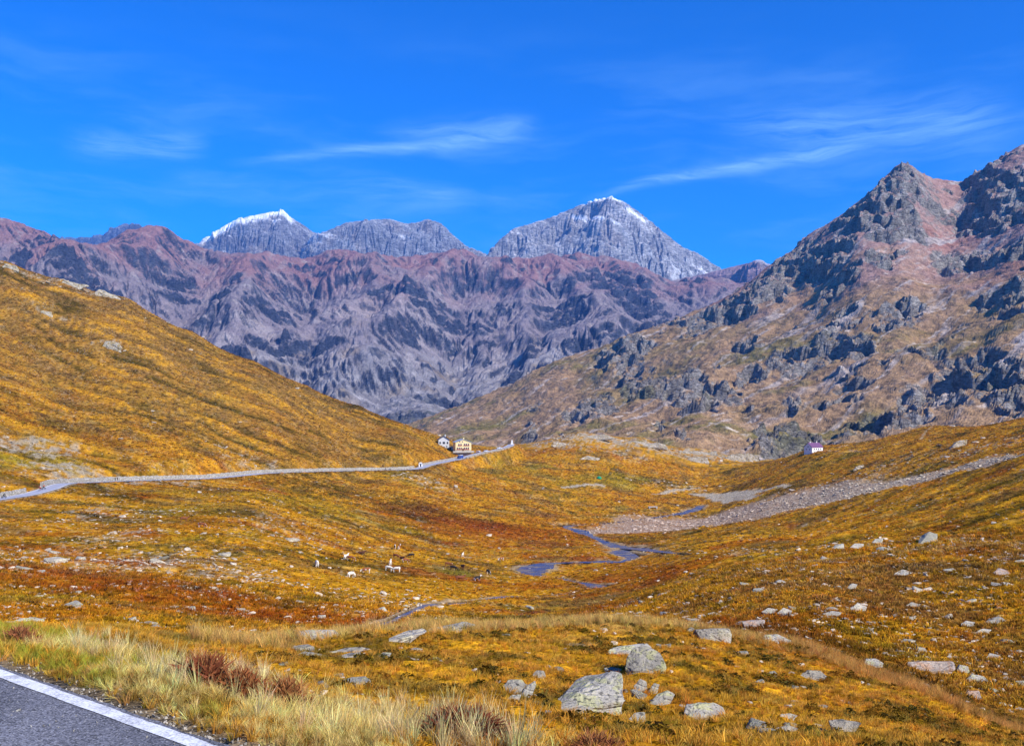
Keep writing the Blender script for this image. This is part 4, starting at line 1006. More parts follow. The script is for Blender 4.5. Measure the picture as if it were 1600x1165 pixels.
HEROES = [
 ([(843, 1113), (852, 1098), (868, 1078), (892, 1060), (925, 1052), (957, 1044), (972, 1050), (978, 1072), (976, 1090), (962, 1098), (930, 1108), (890, 1118), (862, 1118)], 'largest grey lichened boulder, sloping, in the foreground turf', GNEISS, .55),
 ([(976, 1040), (980, 1022), (992, 1008), (1010, 1005), (1030, 1018), (1042, 1035), (1040, 1047), (1010, 1051), (985, 1050)], 'rounded lichened boulder just above and right of the largest boulder', GNEISS, .3),
 ([(945, 1022), (955, 1012), (985, 1008), (1012, 1003), (1020, 1010), (985, 1018), (955, 1024)], 'low flat rock tucked behind the rounded lichened boulder', GNEISS, .3),
 ([(1068, 1112), (1072, 1100), (1090, 1096), (1115, 1097), (1130, 1103), (1134, 1112), (1110, 1120), (1085, 1126), (1075, 1120)], 'low split boulder right of the largest boulder, in the foreground', GNEISS, .3),
 ([(982, 1122), (992, 1112), (1008, 1111), (1010, 1124), (1003, 1131), (990, 1128)], 'small blocky rock below and right of the largest boulder', GNEISS, .3),
 ([(786, 1070), (795, 1060), (815, 1060), (822, 1068), (815, 1080), (800, 1083), (788, 1078)], 'whitish rock at the left of the small cluster beside the largest boulder', GNEISS, .3),
 ([(832, 1053), (838, 1046), (850, 1047), (853, 1054), (845, 1060), (834, 1058)], 'topmost pale rock of the small cluster left of the largest boulder', PALE, .3),
 ([(811, 1088), (820, 1072), (836, 1062), (838, 1068), (828, 1082), (818, 1091)], 'thin leaning slab in the cluster left of the largest boulder', GNEISS, .3),
 ([(788, 1094), (800, 1084), (815, 1084), (810, 1093), (796, 1097)], 'flat slab lowest in the cluster left of the largest boulder', GNEISS, .3),
 ([(1013, 1099), (1025, 1085), (1045, 1078), (1055, 1083), (1045, 1095), (1025, 1103)], 'slanting grey slab between the rounded boulder and the low split boulder', GNEISS, .3),
 ([(990, 1070), (1000, 1059), (1010, 1063), (1012, 1078), (1000, 1082), (992, 1079)], 'small upright rock right beside the largest boulder', GNEISS, .3),
 ([(1012, 1080), (1022, 1066), (1031, 1068), (1026, 1078), (1017, 1084)], 'small slanting rock under the rounded lichened boulder', GNEISS, .3),
 ([(948, 1107), (965, 1094), (978, 1092), (972, 1100), (955, 1110)], 'thin slab leaning on the lower right of the largest boulder', GNEISS, .3),
 ([(846, 1117), (853, 1108), (862, 1110), (860, 1120), (850, 1120)], 'small rock at the lower left corner of the largest boulder', GNEISS, .3),
 ([(910, 1120), (925, 1117), (936, 1121), (928, 1127), (914, 1126)], 'flat stone just below the largest boulder', PALE, .2),
 ([(1295, 1125), (1320, 1121), (1347, 1128), (1335, 1138), (1310, 1142), (1300, 1135)], 'flat pale slab in the turf, right of the foreground boulders', PALE, .2),
 ([(1218, 1116), (1232, 1113), (1246, 1117), (1240, 1124), (1224, 1124)], 'upper of two flat stones left of the flat pale slab', PALE, .2),
 ([(1212, 1137), (1230, 1132), (1248, 1137), (1238, 1144), (1218, 1144)], 'lower of two flat stones left of the flat pale slab', PALE, .2),
 ([(1266, 1134), (1275, 1129), (1288, 1132), (1284, 1139), (1270, 1139)], 'small flat stone directly left of the flat pale slab', PALE, .2),
 ([(1250, 1055), (1262, 1046), (1282, 1047), (1292, 1055), (1275, 1062), (1256, 1061)], 'pale jagged rock on the grassy rim above the flat pale slab', PALE, .3),
 ([(1416, 1048), (1418, 1033), (1460, 1029), (1490, 1033), (1492, 1044), (1460, 1048), (1425, 1051)], 'long rectangular rust-stained block on the right-hand slope', RUSTY, .35),
 ([(1495, 1046), (1500, 1037), (1513, 1040), (1515, 1048), (1503, 1052)], 'small dark block beside the right end of the long rust-stained block', GNEISS, .3),
 ([(1510, 1062), (1520, 1052), (1538, 1055), (1545, 1062), (1528, 1068)], 'angular greenish rock below the right end of the long rust-stained block', GNEISS, .4),
 ([(1505, 1090), (1512, 1078), (1530, 1078), (1534, 1088), (1518, 1094)], 'reddish angular rock low on the right, below the greenish rock', RUSTY, .4),
 ([(1349, 1038), (1353, 1029), (1370, 1028), (1381, 1035), (1370, 1042), (1354, 1041)], 'grey rock left of the long rust-stained block', GNEISS, .4),
 ([(1188, 1003), (1195, 990), (1215, 990), (1238, 1000), (1210, 1012), (1195, 1010)], 'slanted grey slab above the grassy rim, in reddish heath', GNEISS, .4),
 ([(1160, 970), (1175, 966), (1195, 967), (1194, 977), (1178, 980), (1163, 978)], 'blocky rock in reddish heath above the slanted grey slab', RUSTY, .4),
 ([(1190, 955), (1200, 949), (1215, 951), (1213, 958), (1198, 960)], 'left rock of the pale pair above the reddish heath', PALE, .4),
 ([(1214, 957), (1224, 948), (1238, 953), (1236, 960), (1220, 961)], 'right rock of the pale pair above the reddish heath', PALE, .4),
 ([(1285, 958), (1300, 953), (1315, 956), (1310, 963), (1292, 964)], 'flat pale rock in the row above the rim, right of the pale pair', PALE, .4),
 ([(1328, 950), (1340, 941), (1355, 947), (1352, 955), (1336, 956)], 'pale pointed rock in the row above the rim', PALE, .4),
 ([(1414, 946), (1425, 940), (1440, 943), (1436, 949), (1420, 950)], 'flat white stone in the middle of the right-hand slope', PALE, .4),
 ([(1538, 972), (1546, 964), (1562, 962), (1574, 969), (1560, 976), (1545, 976)], 'large domed pale stone near the right edge of the slope', PALE, .5),
 ([(1500, 975), (1510, 969), (1524, 971), (1522, 978), (1508, 979)], 'pale stone just left of the large domed stone', PALE, .5),
 ([(1526, 986), (1536, 981), (1549, 983), (1545, 989), (1530, 990)], 'flat white stone just below the large domed stone', PALE, .4),
 ([(1430, 1018), (1433, 1009), (1445, 1011), (1450, 1017), (1440, 1021)], 'pale wedge-shaped rock above the long rust-stained block', PALE, .4),
 ([(1434, 850), (1438, 836), (1452, 829), (1466, 833), (1463, 845), (1448, 850)], 'large upright angular boulder alone on the far right slope', GNEISS, .6),
 ([(1363, 847), (1368, 841), (1380, 840), (1378, 848), (1368, 850)], 'dark-sided rock left of the large upright boulder', GNEISS, .6),
 ([(1298, 857), (1304, 850), (1318, 848), (1320, 855), (1306, 859)], 'greenish rock in the row left of the large upright boulder', GNEISS, .6),
 ([(1328, 855), (1336, 848), (1350, 849), (1348, 856), (1334, 858)], 'pale low rock in the row left of the large upright boulder', PALE, .6),
 ([(1322, 918), (1332, 910), (1340, 912), (1336, 919), (1326, 922)], 'small white slanted stone in the middle of the stony slope', PALE, .6),
 ([(1396, 897), (1410, 889), (1428, 893), (1424, 899), (1404, 900)], 'pale twin-topped rock on the upper stony slope', PALE, .6),
 ([(1552, 895), (1562, 886), (1576, 891), (1580, 898), (1562, 899)], 'pointed brown rock near the right edge, upper stony slope', RUSTY, .6),
 ([(463, 994), (466, 984), (500, 981), (525, 984), (537, 994), (510, 999), (470, 1000)], 'squarish lichen-spotted block on the grassy rim, left of centre', GNEISS, .5),
 ([(590, 1003), (605, 995), (630, 986), (665, 981), (668, 985), (640, 993), (610, 1001), (597, 1006)], 'left half of the long pale rock rib on the grassy rim', PALE, .5),
 ([(650, 986), (680, 978), (705, 973), (733, 971), (742, 975), (720, 981), (690, 986), (662, 990)], 'right half of the long pale rock rib on the grassy rim', PALE, .5),
 ([(512, 1018), (530, 1012), (565, 1009), (580, 1013), (560, 1019), (525, 1022)], 'layered flat rock in the turf below the pale rock rib', PALE, .4),
 ([(528, 1024), (545, 1018), (565, 1018), (555, 1025), (535, 1028)], 'thin flat rock just under the layered flat rock', PALE, .4),
 ([(590, 1024), (598, 1018), (612, 1019), (608, 1026), (595, 1028)], 'small lichened stone right of the layered flat rock', GNEISS, .4),
 ([(1484, 698), (1495, 685), (1512, 682), (1508, 694), (1490, 700)], 'dark outcrop on the grassy hill right of the white house', GNEISS, .8),
 ([(1333, 732), (1338, 726), (1350, 724), (1352, 731), (1340, 734)], 'dark rock in a hollow below the white house', GNEISS, .8),
 ([(1130, 716), (1145, 704), (1170, 702), (1188, 708), (1190, 718), (1160, 722), (1138, 721)], 'pale whaleback rock in front of the dark cliff, left of the white house', PALE, .8),
 ([(1060, 702), (1080, 699), (1120, 703), (1122, 708), (1090, 711), (1066, 708)], 'flat pale rock hump left of the whaleback rock', PALE, .8),
 ([(1070, 716), (1082, 710), (1105, 712), (1108, 720), (1085, 723)], 'cracked pale rock with a dark hollow, below the flat rock hump', PALE, .8),
 ([(895, 681), (915, 675), (950, 676), (965, 682), (940, 687), (905, 686)], 'pale bedrock cap on top of the middle knoll', PALE, .8),
 ([(975, 688), (1000, 685), (1040, 692), (1042, 697), (1010, 698), (980, 694)], 'pale bedrock shoulder on the right flank of the middle knoll', PALE, .8),
 ([(860, 693), (872, 688), (890, 692), (893, 698), (875, 699)], 'pale bedrock lump on the left flank of the middle knoll', PALE, .8),
 ([(905, 714), (918, 709), (938, 713), (936, 719), (918, 720)], 'lowest pale bedrock lump of the middle knoll', PALE, .8),
 ([(88, 444), (100, 434), (125, 436), (140, 443), (120, 449), (98, 449)], 'pale outcrop along the crest of the left hill', PALE, .8),
 ([(140, 458), (155, 449), (180, 456), (190, 465), (165, 466)], 'pale broken outcrop just below the crest of the left hill', PALE, .8),
 ([(0, 417), (8, 408), (25, 413), (30, 420), (8, 421)], 'pale outcrop on the left hill crest at the very left edge', PALE, .8),
 ([(158, 540), (165, 528), (185, 530), (190, 540), (172, 546)], 'rounded pale outcrop halfway up the left hill', PALE, .8),
 ([(55, 490), (65, 482), (80, 485), (82, 492), (66, 494)], 'small pale outcrop alone on the upper left hill', PALE, .8),
]
for (ol, lab, mt_, lean) in HEROES:
    yb = max(p[1] for p in ol); far_ = yb < 740
    outline_rock(ol, lab, FARROCK if far_ else mt_, lean=.12 if far_ else lean, cuts=3 if far_ else (2 if yb > 1040 else 1), rough=.05 if far_ else .028, y0=(24 if (yb < 1015 and np.mean([p[0] for p in ol]) > 1150) else 3.2))

HERO_SHORT = ['largest lichened boulder', 'rounded lichened boulder', 'low flat rock behind the rounded boulder', 'low split boulder', 'small blocky rock', 'whitish cluster rock', 'topmost pale cluster rock', 'thin leaning slab', 'flat slab of the cluster', 'slanting grey slab', 'small upright rock', 'small slanting rock', 'thin slab leaning on the boulder', 'corner rock of the largest boulder', 'flat stone below the largest boulder', 'flat pale slab', 'upper of two flat stones', 'lower of two flat stones', 'small flat stone by the slab', 'pale jagged rim rock', 'long rust-stained block', 'small dark block', 'angular greenish rock', 'reddish angular rock', 'grey rock left of the rust-stained block', 'slanted grey slab', 'blocky rock in reddish heath', 'left rock of the pale pair', 'right rock of the pale pair', 'flat pale rock above the rim', 'pale pointed rock', 'flat white stone mid-slope', 'large domed pale stone', 'pale stone left of the domed stone', 'flat white stone below the domed stone', 'pale wedge-shaped rock', 'large upright angular boulder', 'dark-sided rock', 'greenish rock in the row', 'pale low rock in the row', 'small white slanted stone', 'pale twin-topped rock', 'pointed brown rock', 'squarish lichen-spotted block', 'left half of the pale rock rib', 'right half of the pale rock rib', 'layered flat rock', 'thin flat rock', 'small lichened stone', 'dark outcrop on the grassy hill', 'dark rock in a hollow', 'pale whaleback rock', 'flat pale rock hump', 'cracked pale rock', 'bedrock cap of the knoll', 'bedrock shoulder of the knoll', 'bedrock lump on the left flank of the knoll', 'lowest bedrock lump', 'pale outcrop along the left hill crest', 'broken outcrop below the left hill crest', 'outcrop at the very left edge', 'rounded outcrop halfway up the left hill', 'small outcrop on the upper left hill']
assert len(HERO_SHORT) == len(HEROES), (len(HERO_SHORT), len(HEROES))
# ------------------------------------------------------------------ scattered cover (grass, heath, loose stones)
def make_collection(name, meshes):
    col = bpy.data.collections.new(name)
    for i, me in enumerate(meshes):
        o = bpy.data.objects.new('%s_%02d' % (name, i), me); col.objects.link(o)
    return col
def scatter(name, P, rot, scl, cols, coll, label=None):
    n = len(P); me = bpy.data.meshes.new(name)
    me.vertices.add(n); me.vertices.foreach_set('co', P.astype(np.float32).ravel())
    def add(nm, ty, dom_arr, key):
        a = me.attributes.new(nm, ty, 'POINT'); a.data.foreach_set(key, dom_arr.astype(np.float32).ravel())
    add('rot', 'FLOAT_VECTOR', rot, 'vector'); add('scl', 'FLOAT_VECTOR', scl, 'vector')
    add('tcol', 'FLOAT_COLOR', np.concatenate([cols, np.ones((n, 1))], 1), 'color')
    ia = me.attributes.new('pick', 'INT', 'POINT'); ia.data.foreach_set('value', RNG.integers(0, 1000, n).astype(np.int32))
    o = bpy.data.objects.new(name, me); C.objects.link(o)
    ng = bpy.data.node_groups.new(name + '_nodes', 'GeometryNodeTree')
    ng.interface.new_socket('Geometry', in_out='INPUT', socket_type='NodeSocketGeometry'); ng.interface.new_socket('Geometry', in_out='OUTPUT', socket_type='NodeSocketGeometry')
    N = ng.nodes; L = ng.links
    gi, go = N.new('NodeGroupInput'), N.new('NodeGroupOutput'); ip = N.new('GeometryNodeInstanceOnPoints'); ci = N.new('GeometryNodeCollectionInfo')
    ci.inputs['Collection'].default_value = coll; ci.inputs['Separate Children'].default_value = True; ci.inputs['Reset Children'].default_value = True
    def named(nm, ty):
        a = N.new('GeometryNodeInputNamedAttribute'); a.data_type = ty; a.inputs['Name'].default_value = nm; return a.outputs['Attribute']
    L.new(gi.outputs[0], ip.inputs['Points']); L.new(ci.outputs[0], ip.inputs['Instance']); ip.inputs['Pick Instance'].default_value = True
    mod = N.new('ShaderNodeMath') if False else N.new('FunctionNodeIntegerMath'); mod.operation = 'MODULO'
    L.new(named('pick', 'INT'), mod.inputs[0]); mod.inputs[1].default_value = max(1, len(coll.objects))
    L.new(mod.outputs[0], ip.inputs['Instance Index'])
    e2r = N.new('FunctionNodeEulerToRotation'); L.new(named('rot', 'FLOAT_VECTOR'), e2r.inputs[0]); L.new(e2r.outputs[0], ip.inputs['Rotation'])
    L.new(named('scl', 'FLOAT_VECTOR'), ip.inputs['Scale']); L.new(ip.outputs[0], go.inputs[0])
    md = o.modifiers.new('scatter', 'NODES'); md.node_group = ng
    return tag(o, label, None, None, 'stuff')
def blade_mat(name, trans=.35, rough=.7):
    mt, n, b = material(name)
    tc_ = n.attr('tcol', 'INSTANCER').outputs['Color']; k = n.attr('k').outputs['Fac']
    cn = n.new('ShaderNodeCombineXYZ')
    for i in range(3): n.l.new(k, cn.inputs[i])
    c = n.mix(1.0, tc_, cn.outputs[0], 'MULTIPLY')
    n.l.new(c, b.inputs['Base Color']); b.inputs['Roughness'].default_value = rough; b.inputs['Specular IOR Level'].default_value = .02
    tr = n.new('ShaderNodeBsdfTranslucent'); n.l.new(c, tr.inputs['Color'])
    mx = n.new('ShaderNodeMixShader'); mx.inputs[0].default_value = trans
    n.l.new(b.outputs[0], mx.inputs[1]); n.l.new(tr.outputs[0], mx.inputs[2])
    n.l.new(mx.outputs[0], mt.node_tree.nodes['Material Output'].inputs['Surface'])
    return mt
BLADE = blade_mat('grass_blade')
def tuft(name, seed, nb=22, h=(.5, 1.0), w=.02, spread=.35, lean=.5, radius=.18, seg=3, mat=BLADE):
    """a tuft one unit tall"""
    rg = random.Random(seed); vs, fs, ks = [], [], []
    for b in range(nb):
        a = rg.uniform(0, 6.283); r = radius * math.sqrt(rg.random()); x0, y0 = r * math.cos(a), r * math.sin(a)
        H = rg.uniform(*h); da = a + rg.uniform(-.9, .9); ln = H * lean * rg.uniform(.2, 1.2); bw = w * rg.uniform(.7, 1.4); fa = rg.uniform(0, 6.283)
        wx_, wy_ = math.cos(fa) * bw, math.sin(fa) * bw; kk = rg.uniform(.65, 1.3); base = len(vs)
        for s in range(seg + 1):
            t = s / seg; cx = x0 + math.cos(da) * ln * t * t; cy = y0 + math.sin(da) * ln * t * t; cz = H * (t - .18 * t * t * lean) - .04
            if s < seg:
                f = 1 - .65 * t
                vs += [(cx - wx_ * f, cy - wy_ * f, cz), (cx + wx_ * f, cy + wy_ * f, cz)]; ks += [kk * (.75 + .4 * t)] * 2
            else: vs.append((cx, cy, cz)); ks.append(kk * 1.2)
        for s in range(seg - 1): q = base + 2 * s; fs.append((q, q + 1, q + 3, q + 2))
        q = base + 2 * (seg - 1); fs.append((q, q + 1, q + 2))
    me = bpy.data.meshes.new(name); me.from_pydata(vs, [], fs); me.update()
    at = me.attributes.new('k', 'FLOAT', 'POINT'); at.data.foreach_set('value', np.array(ks, np.float32)); me.materials.append(mat)
    return me
def heath(name, seed, nl=70, size=.10, dome=.55, mat=BLADE):
    """a low cushion of small leaves, one unit wide"""
    rg = random.Random(seed); vs, fs, ks = [], [], []
    for i in range(nl):
        a = rg.uniform(0, 6.283); r = .5 * math.sqrt(rg.random()); z = dome * (1 - (r / .5) ** 2) * rg.uniform(.45, 1.05)
        c = Vector((r * math.cos(a), r * math.sin(a), z)); u = Vector((rg.gauss(0, 1), rg.gauss(0, 1), rg.gauss(0, .6))).normalized(); v = u.cross(Vector((rg.gauss(0, 1), rg.gauss(0, 1), rg.gauss(0, 1)))).normalized()
        s = size * rg.uniform(.6, 1.5); b = len(vs); kk = rg.uniform(.45, 1.35)
        vs += [c - u * s, c + v * s * .55, c + u * s, c - v * s * .55]; fs.append((b, b + 1, b + 2, b + 3)); ks += [kk] * 4
    me = bpy.data.meshes.new(name); me.from_pydata([tuple(q) for q in vs], [], fs); me.update()
    at = me.attributes.new('k', 'FLOAT', 'POINT'); at.data.foreach_set('value', np.array(ks, np.float32)); me.materials.append(mat)
    return me
TUFTS = make_collection('tuft', [tuft('tuft', i, 26, (.45, 1.0), .022, .4, .6, .30) for i in range(5)])
LONG = make_collection('long_tuft', [tuft('long_tuft', 40 + i, 22, (.5, 1.0), .010, .3, .55, .14, 4) for i in range(5)])
CUSHION = make_collection('cushion', [heath('cushion', 70 + i) for i in range(5)])
CLUMP = make_collection('clump', [tuft('clump', 90 + i, 14, (.4, 1.0), .07, .4, .7, .40, 2) for i in range(4)])
def sample(n, y0, y1, px0=-110, px1=1710, power=1.0):
    u = RNG.random(n); Y = (y0 ** power + u * (y1 ** power - y0 ** power)) ** (1 / power)
    px = RNG.uniform(px0, px1, n); return (px - 800) / F * Y, Y, px
def keep_off(x, y, road_gap=.10, rocks=True):
    k = edge_dist(x, y) > road_gap + .08 * RNG.random(len(x))
    if rocks:
        for rx, ry, rr in ROCK_SPOTS: k &= np.hypot(x - rx, (y - ry - rr * .4)) > rr * .75
    k &= poly_dist(x, y, FAR_PATH, 8)[0] > 4.2
    for sp_ in STREAM_PATHS:
        q, hw = poly_dist(x, y, sp_, 30); k &= q > hw * 1.2
    k &= poly_dist(x, y, SCREE_PATH, 70)[0] > 0.85 * np.maximum(poly_dist(x, y, SCREE_PATH, 70)[1], 1)
    return k
def lay(name, x, y, size, cols, coll, tall=1.0, jit=.25, lean=.15, sink=0.0):
    n = len(x); z = ground_z(x, y) - sink
    rot = np.stack([RNG.normal(0, lean, n), RNG.normal(0, lean, n), RNG.uniform(0, 6.283, n)], 1)
    s = size * RNG.uniform(.7, 1.35, n); scl = np.stack([s, s, s * tall * RNG.uniform(.75, 1.3, n)], 1)
    c = np.clip(cols * (1 + jit * RNG.normal(0, 1, (n, 1))) * (1 + .08 * RNG.normal(0, 1, (n, 3))), .004, .9)
    return scatter(name, np.stack([x, y, z], 1), rot, scl, c, coll)
# turf on the near bank
x, y, px = sample(46000, 4.2, 34, power=1.25)
k = keep_off(x, y) & (edge_dist(x, y) > .12); x, y, px = x[k], y[k], px[k]
c, _ = ground_col(x, y, False); c = mixc(c * 1.25, STRAW * 1.1, .05 + .25 * RNG.random(len(x)))
lay('grass', x, y, .075 + .0012 * y, c, TUFTS, .75)
# dark green and brown heath cushions between the grass
x, y, px = sample(9000, 5.0, 36, 330, 1710, 1.25)
g = fbm(x / 1.1, y / 1.1, 3, 121); k = keep_off(x, y) & (g > .12) & (edge_dist(x, y) > 1.6); x, y, px, g = x[k], y[k], px[k], g[k]
c = mixc(np.broadcast_to(OLIVE * 1.3, (len(x), 3)).copy(), np.array([.30, .13, .015]), RNG.random(len(x)) * .9); c = mixc(c, np.array([.035, .04, .012]), (RNG.random(len(x)) < .18) * .8)
lay('heath', x, y, .11 + .003 * y, c, CUSHION, .75)
# pale straw and green grass on the road verge
SHRUB_SPOTS = [(*ghit(a, b), r) for a, b, r in [(325, 1070, .30), (375, 1078, .32), (442, 1086, .25), (722, 1130, .42), (32, 998, .25), (335, 1100, .28), (390, 1105, .28), (450, 1112, .2), (715, 1160, .36), (740, 1190, .3), (930, 1165, .4)]]
x, y, px = sample(30000, 3.4, 13, -120, 900, 1.1)
e = edge_dist(x, y); dens = sstep(.14, .30, e) * sstep(2.3, 1.2, e); k = (RNG.random(len(x)) < dens) & keep_off(x, y, .12)
for sx__, sy__, sr__ in SHRUB_SPOTS: k &= np.hypot(x - sx__, y - sy__) > sr__ * (.6 + .5 * RNG.random(len(x)))
k &= k; x, y, px, e = x[k], y[k], px[k], e[k]
gr = sstep(.15, -.15, fbm(x / .9, y / .9, 3, 501) + (px - 200) / 380.0 + (.6 - e) * .25)
c = mixc(np.broadcast_to(np.array([.66, .49, .16]), (len(x), 3)).copy(), np.array([.30, .30, .035]), gr)
c = mixc(c, GOLD, .25 * RNG.random(len(x)))
lay('grass', x, y, (.075 + .045 * sstep(.2, .9, e) * (1 - .4 * gr)) * (1 - .3 * sstep(560, 700, px)), c * 1.2, LONG, 1.0, .35, .55)
# tall dry stems standing on the verge and along the rim of the bank
x, y, px = sample(1900, 4.5, 10, 120, 840, 1.0); e = edge_dist(x, y); k = (e > .5) & (e < 2.2) & (fbm(x / .8, y / .8, 2, 507) > .05) & keep_off(x, y); x, y = x[k], y[k]
lay('grass', x, y, .15 + 0 * y, np.broadcast_to(np.array([.72, .56, .24]), (len(x), 3)), LONG, 1.35, .2, .2)
x, y, px = sample(26000, 13, 32, 300, 1710, 1.0)
row = HY - F * ground_base(x, y) / y; rim = np.interp(px, [300, 400, 560, 700, 900, 1000, 1100, 1270, 1450, 1600, 1710], [13, 14, 18, 21, 25, 26, 27, 25, 20, 20, 20])
k = (np.abs(y - rim) < .13 * rim) & keep_off(x, y) & (fbm(x / 1.5, y / 1.5, 2, 509) > -.25); x, y, px = x[k], y[k], px[k]
c = mixc(np.broadcast_to(np.array([.52, .33, .09]), (len(x), 3)).copy(), np.array([.42, .20, .05]), sstep(1000, 1350, px) * .8)
lay('grass', x, y, .21 + 0 * y, c * 1.25, LONG, 1.2, .25, .3)
# tussocks on the middle ground
x, y, px = sample(60000, 30, 150, power=1.15); k = keep_off(x, y); x, y, px = x[k], y[k], px[k]
c, br = ground_col(x, y); k = br < .4; x, y, c = x[k], y[k], c[k]
lay('grass', x, y, .17 + .0028 * y, c * 1.1, CLUMP, .8, .45, .1)
x, y, px = sample(60000, 140, 520, power=1.1); k = keep_off(x, y); x, y, px = x[k], y[k], px[k]
c, br = ground_col(x, y); k = br < .3; x, y, c = x[k], y[k], c[k]
lay('grass', x, y, .42 + .0012 * y, c * 1.08, CLUMP, .55, .45, .1)
x, y, px = sample(110000, 480, 980, -110, 1710, 1.0); k = keep_off(x, y, rocks=False); x, y, px = x[k], y[k], px[k]
c, br = ground_col(x, y); k = br < .3; x, y, c = x[k], y[k], c[k]
lay('grass', x, y, 1.0 + .0005 * y, c * 1.08, CLUMP, .5, .5, .1)
# bare-stemmed rust-brown shrubs beside the road
def shrub(px, py, width, height, label, seed, ns=230, tone=(.20, .055, .02)):
    xx, yy = ghit(px, py); rg = random.Random(seed); wd = width / F * yy; ht = height / F * yy
    root = bpy.data.objects.new('shrub', None); C.objects.link(root); root.location = (xx, yy, gz(xx, yy)); tag(root, label, 'shrub', None)
    sx_ = (gz(xx + .3, yy) - gz(xx - .3, yy)) / .6; sy_ = (gz(xx, yy + .3) - gz(xx, yy - .3)) / .6
    def twigs(nm, count, hh, thick, colr, sd):
        r2 = random.Random(sd); vs, fs = [], []
        for i in range(count):
            bx_ = r2.gauss(0, .48) * wd * .5; by_ = r2.gauss(0, .48) * wd * .35; H = ht * hh * r2.uniform(.30, 1.0) * math.exp(-1.1 * (bx_ / (wd * .5)) ** 2); lx = bx_ * .22 + r2.gauss(0, .16) * ht; ly = by_ * .22 + r2.gauss(0, .16) * ht
            prev = None; a0 = r2.uniform(0, 3.14); zb = sx_ * bx_ + sy_ * by_
            for s in range(4):
                t = s / 3; w_ = thick * (1 - .75 * t); p = Vector((bx_ + lx * t * t, by_ + ly * t * t, zb + H * t - .03)); u = Vector((math.cos(a0) * w_, math.sin(a0) * w_, 0))
                b = len(vs); vs += [tuple(p - u), tuple(p + u)]
                if s: fs.append((b - 2, b - 1, b + 1, b))
                if s and nm == 'twigs':
                    for _ in range(2):
                        q = Vector((r2.gauss(0, 1), r2.gauss(0, 1), abs(r2.gauss(0, 1)) + .6)).normalized() * ht * .16; b2 = len(vs); vs += [tuple(p), tuple(p + q * .5 + u * 1.2), tuple(p + q)]; fs.append((b2, b2 + 1, b2 + 2))
        return tag(mesh_obj(nm, vs, fs, plain('twig_bark', colr, .85, 30, .45), root), kind='stuff')
    twigs('twigs', int(ns * 3.0), 1.0, .0030, tone, seed); twigs('dry_stems', ns, 1.2, .0024, (.45, .22, .07), seed + 1)
    return root
shrub(322, 1080, 84, 72, 'tall rust-brown twiggy shrub on the verge, left of centre', 3)
shrub(378, 1092, 90, 62, 'lower rust-brown shrub just right of the tall twiggy shrub', 4, 200, (.25, .08, .025))
shrub(446, 1100, 80, 52, 'loose reddish shrub fading into the straw grass', 5, 130, (.27, .10, .03))
shrub(722, 1150, 140, 62, 'dense dark red-brown shrub at the bottom, below the whitish rocks', 6, 420, (.17, .045, .018))
shrub(32, 1006, 60, 38, 'small reddish shrub on the verge at the left edge', 7, 150, (.24, .08, .03))
shrub(930, 1172, 90, 42, 'rust-coloured shrub cut by the bottom edge, below the largest boulder', 8, 180, (.27, .09, .03))
# ------------------------------------------------------------------ loose stones
STONE_MAT, n_, b_ = material('loose_stone')
pos_ = n_.new('ShaderNodeTexCoord').outputs['Object']
tcs = n_.attr('tcol', 'INSTANCER').outputs['Color']
kk_ = n_.mr(n_.noise(pos_, 3.5, 5, .7), .3, .7, .55, 1.25); cn_ = n_.new('ShaderNodeCombineXYZ')
for i in range(3): n_.l.new(kk_, cn_.inputs[i])
n_.l.new(n_.mix(1.0, tcs, cn_.outputs[0], 'MULTIPLY'), b_.inputs['Base Color'])
smesh = [rand_rock('stone', 600 + i, .42, 0, 14, .03) for i in range(9)]
for m_ in smesh: m_.materials.append(STONE_MAT)
STONES = make_collection('stone', smesh)
gs = RNG.uniform(-6, 8, 2600); gn = .03 + np.abs(RNG.normal(0, .10, 2600)); gn = np.where(RNG.random(2600) < .12, -np.abs(RNG.normal(0, .35, 2600)) - .1, gn)
gp = EDGE_A[None] + EDGE_D[None] * gs[:, None] + EDGE_N[None] * gn[:, None]
gzz = np.where(gn < .035, ROAD_Z + .003, ground_z(gp[:, 0], gp[:, 1]) + .003)
scatter('grit', np.stack([gp[:, 0], gp[:, 1], gzz], 1), RNG.uniform(0, 6, (2600, 3)), np.repeat(np.exp(RNG.normal(-4.4, .45, (2600, 1))), 3, 1), np.broadcast_to(np.array([.36, .32, .26]), (2600, 3)) * RNG.uniform(.5, 1.4, (2600, 1)), STONES)
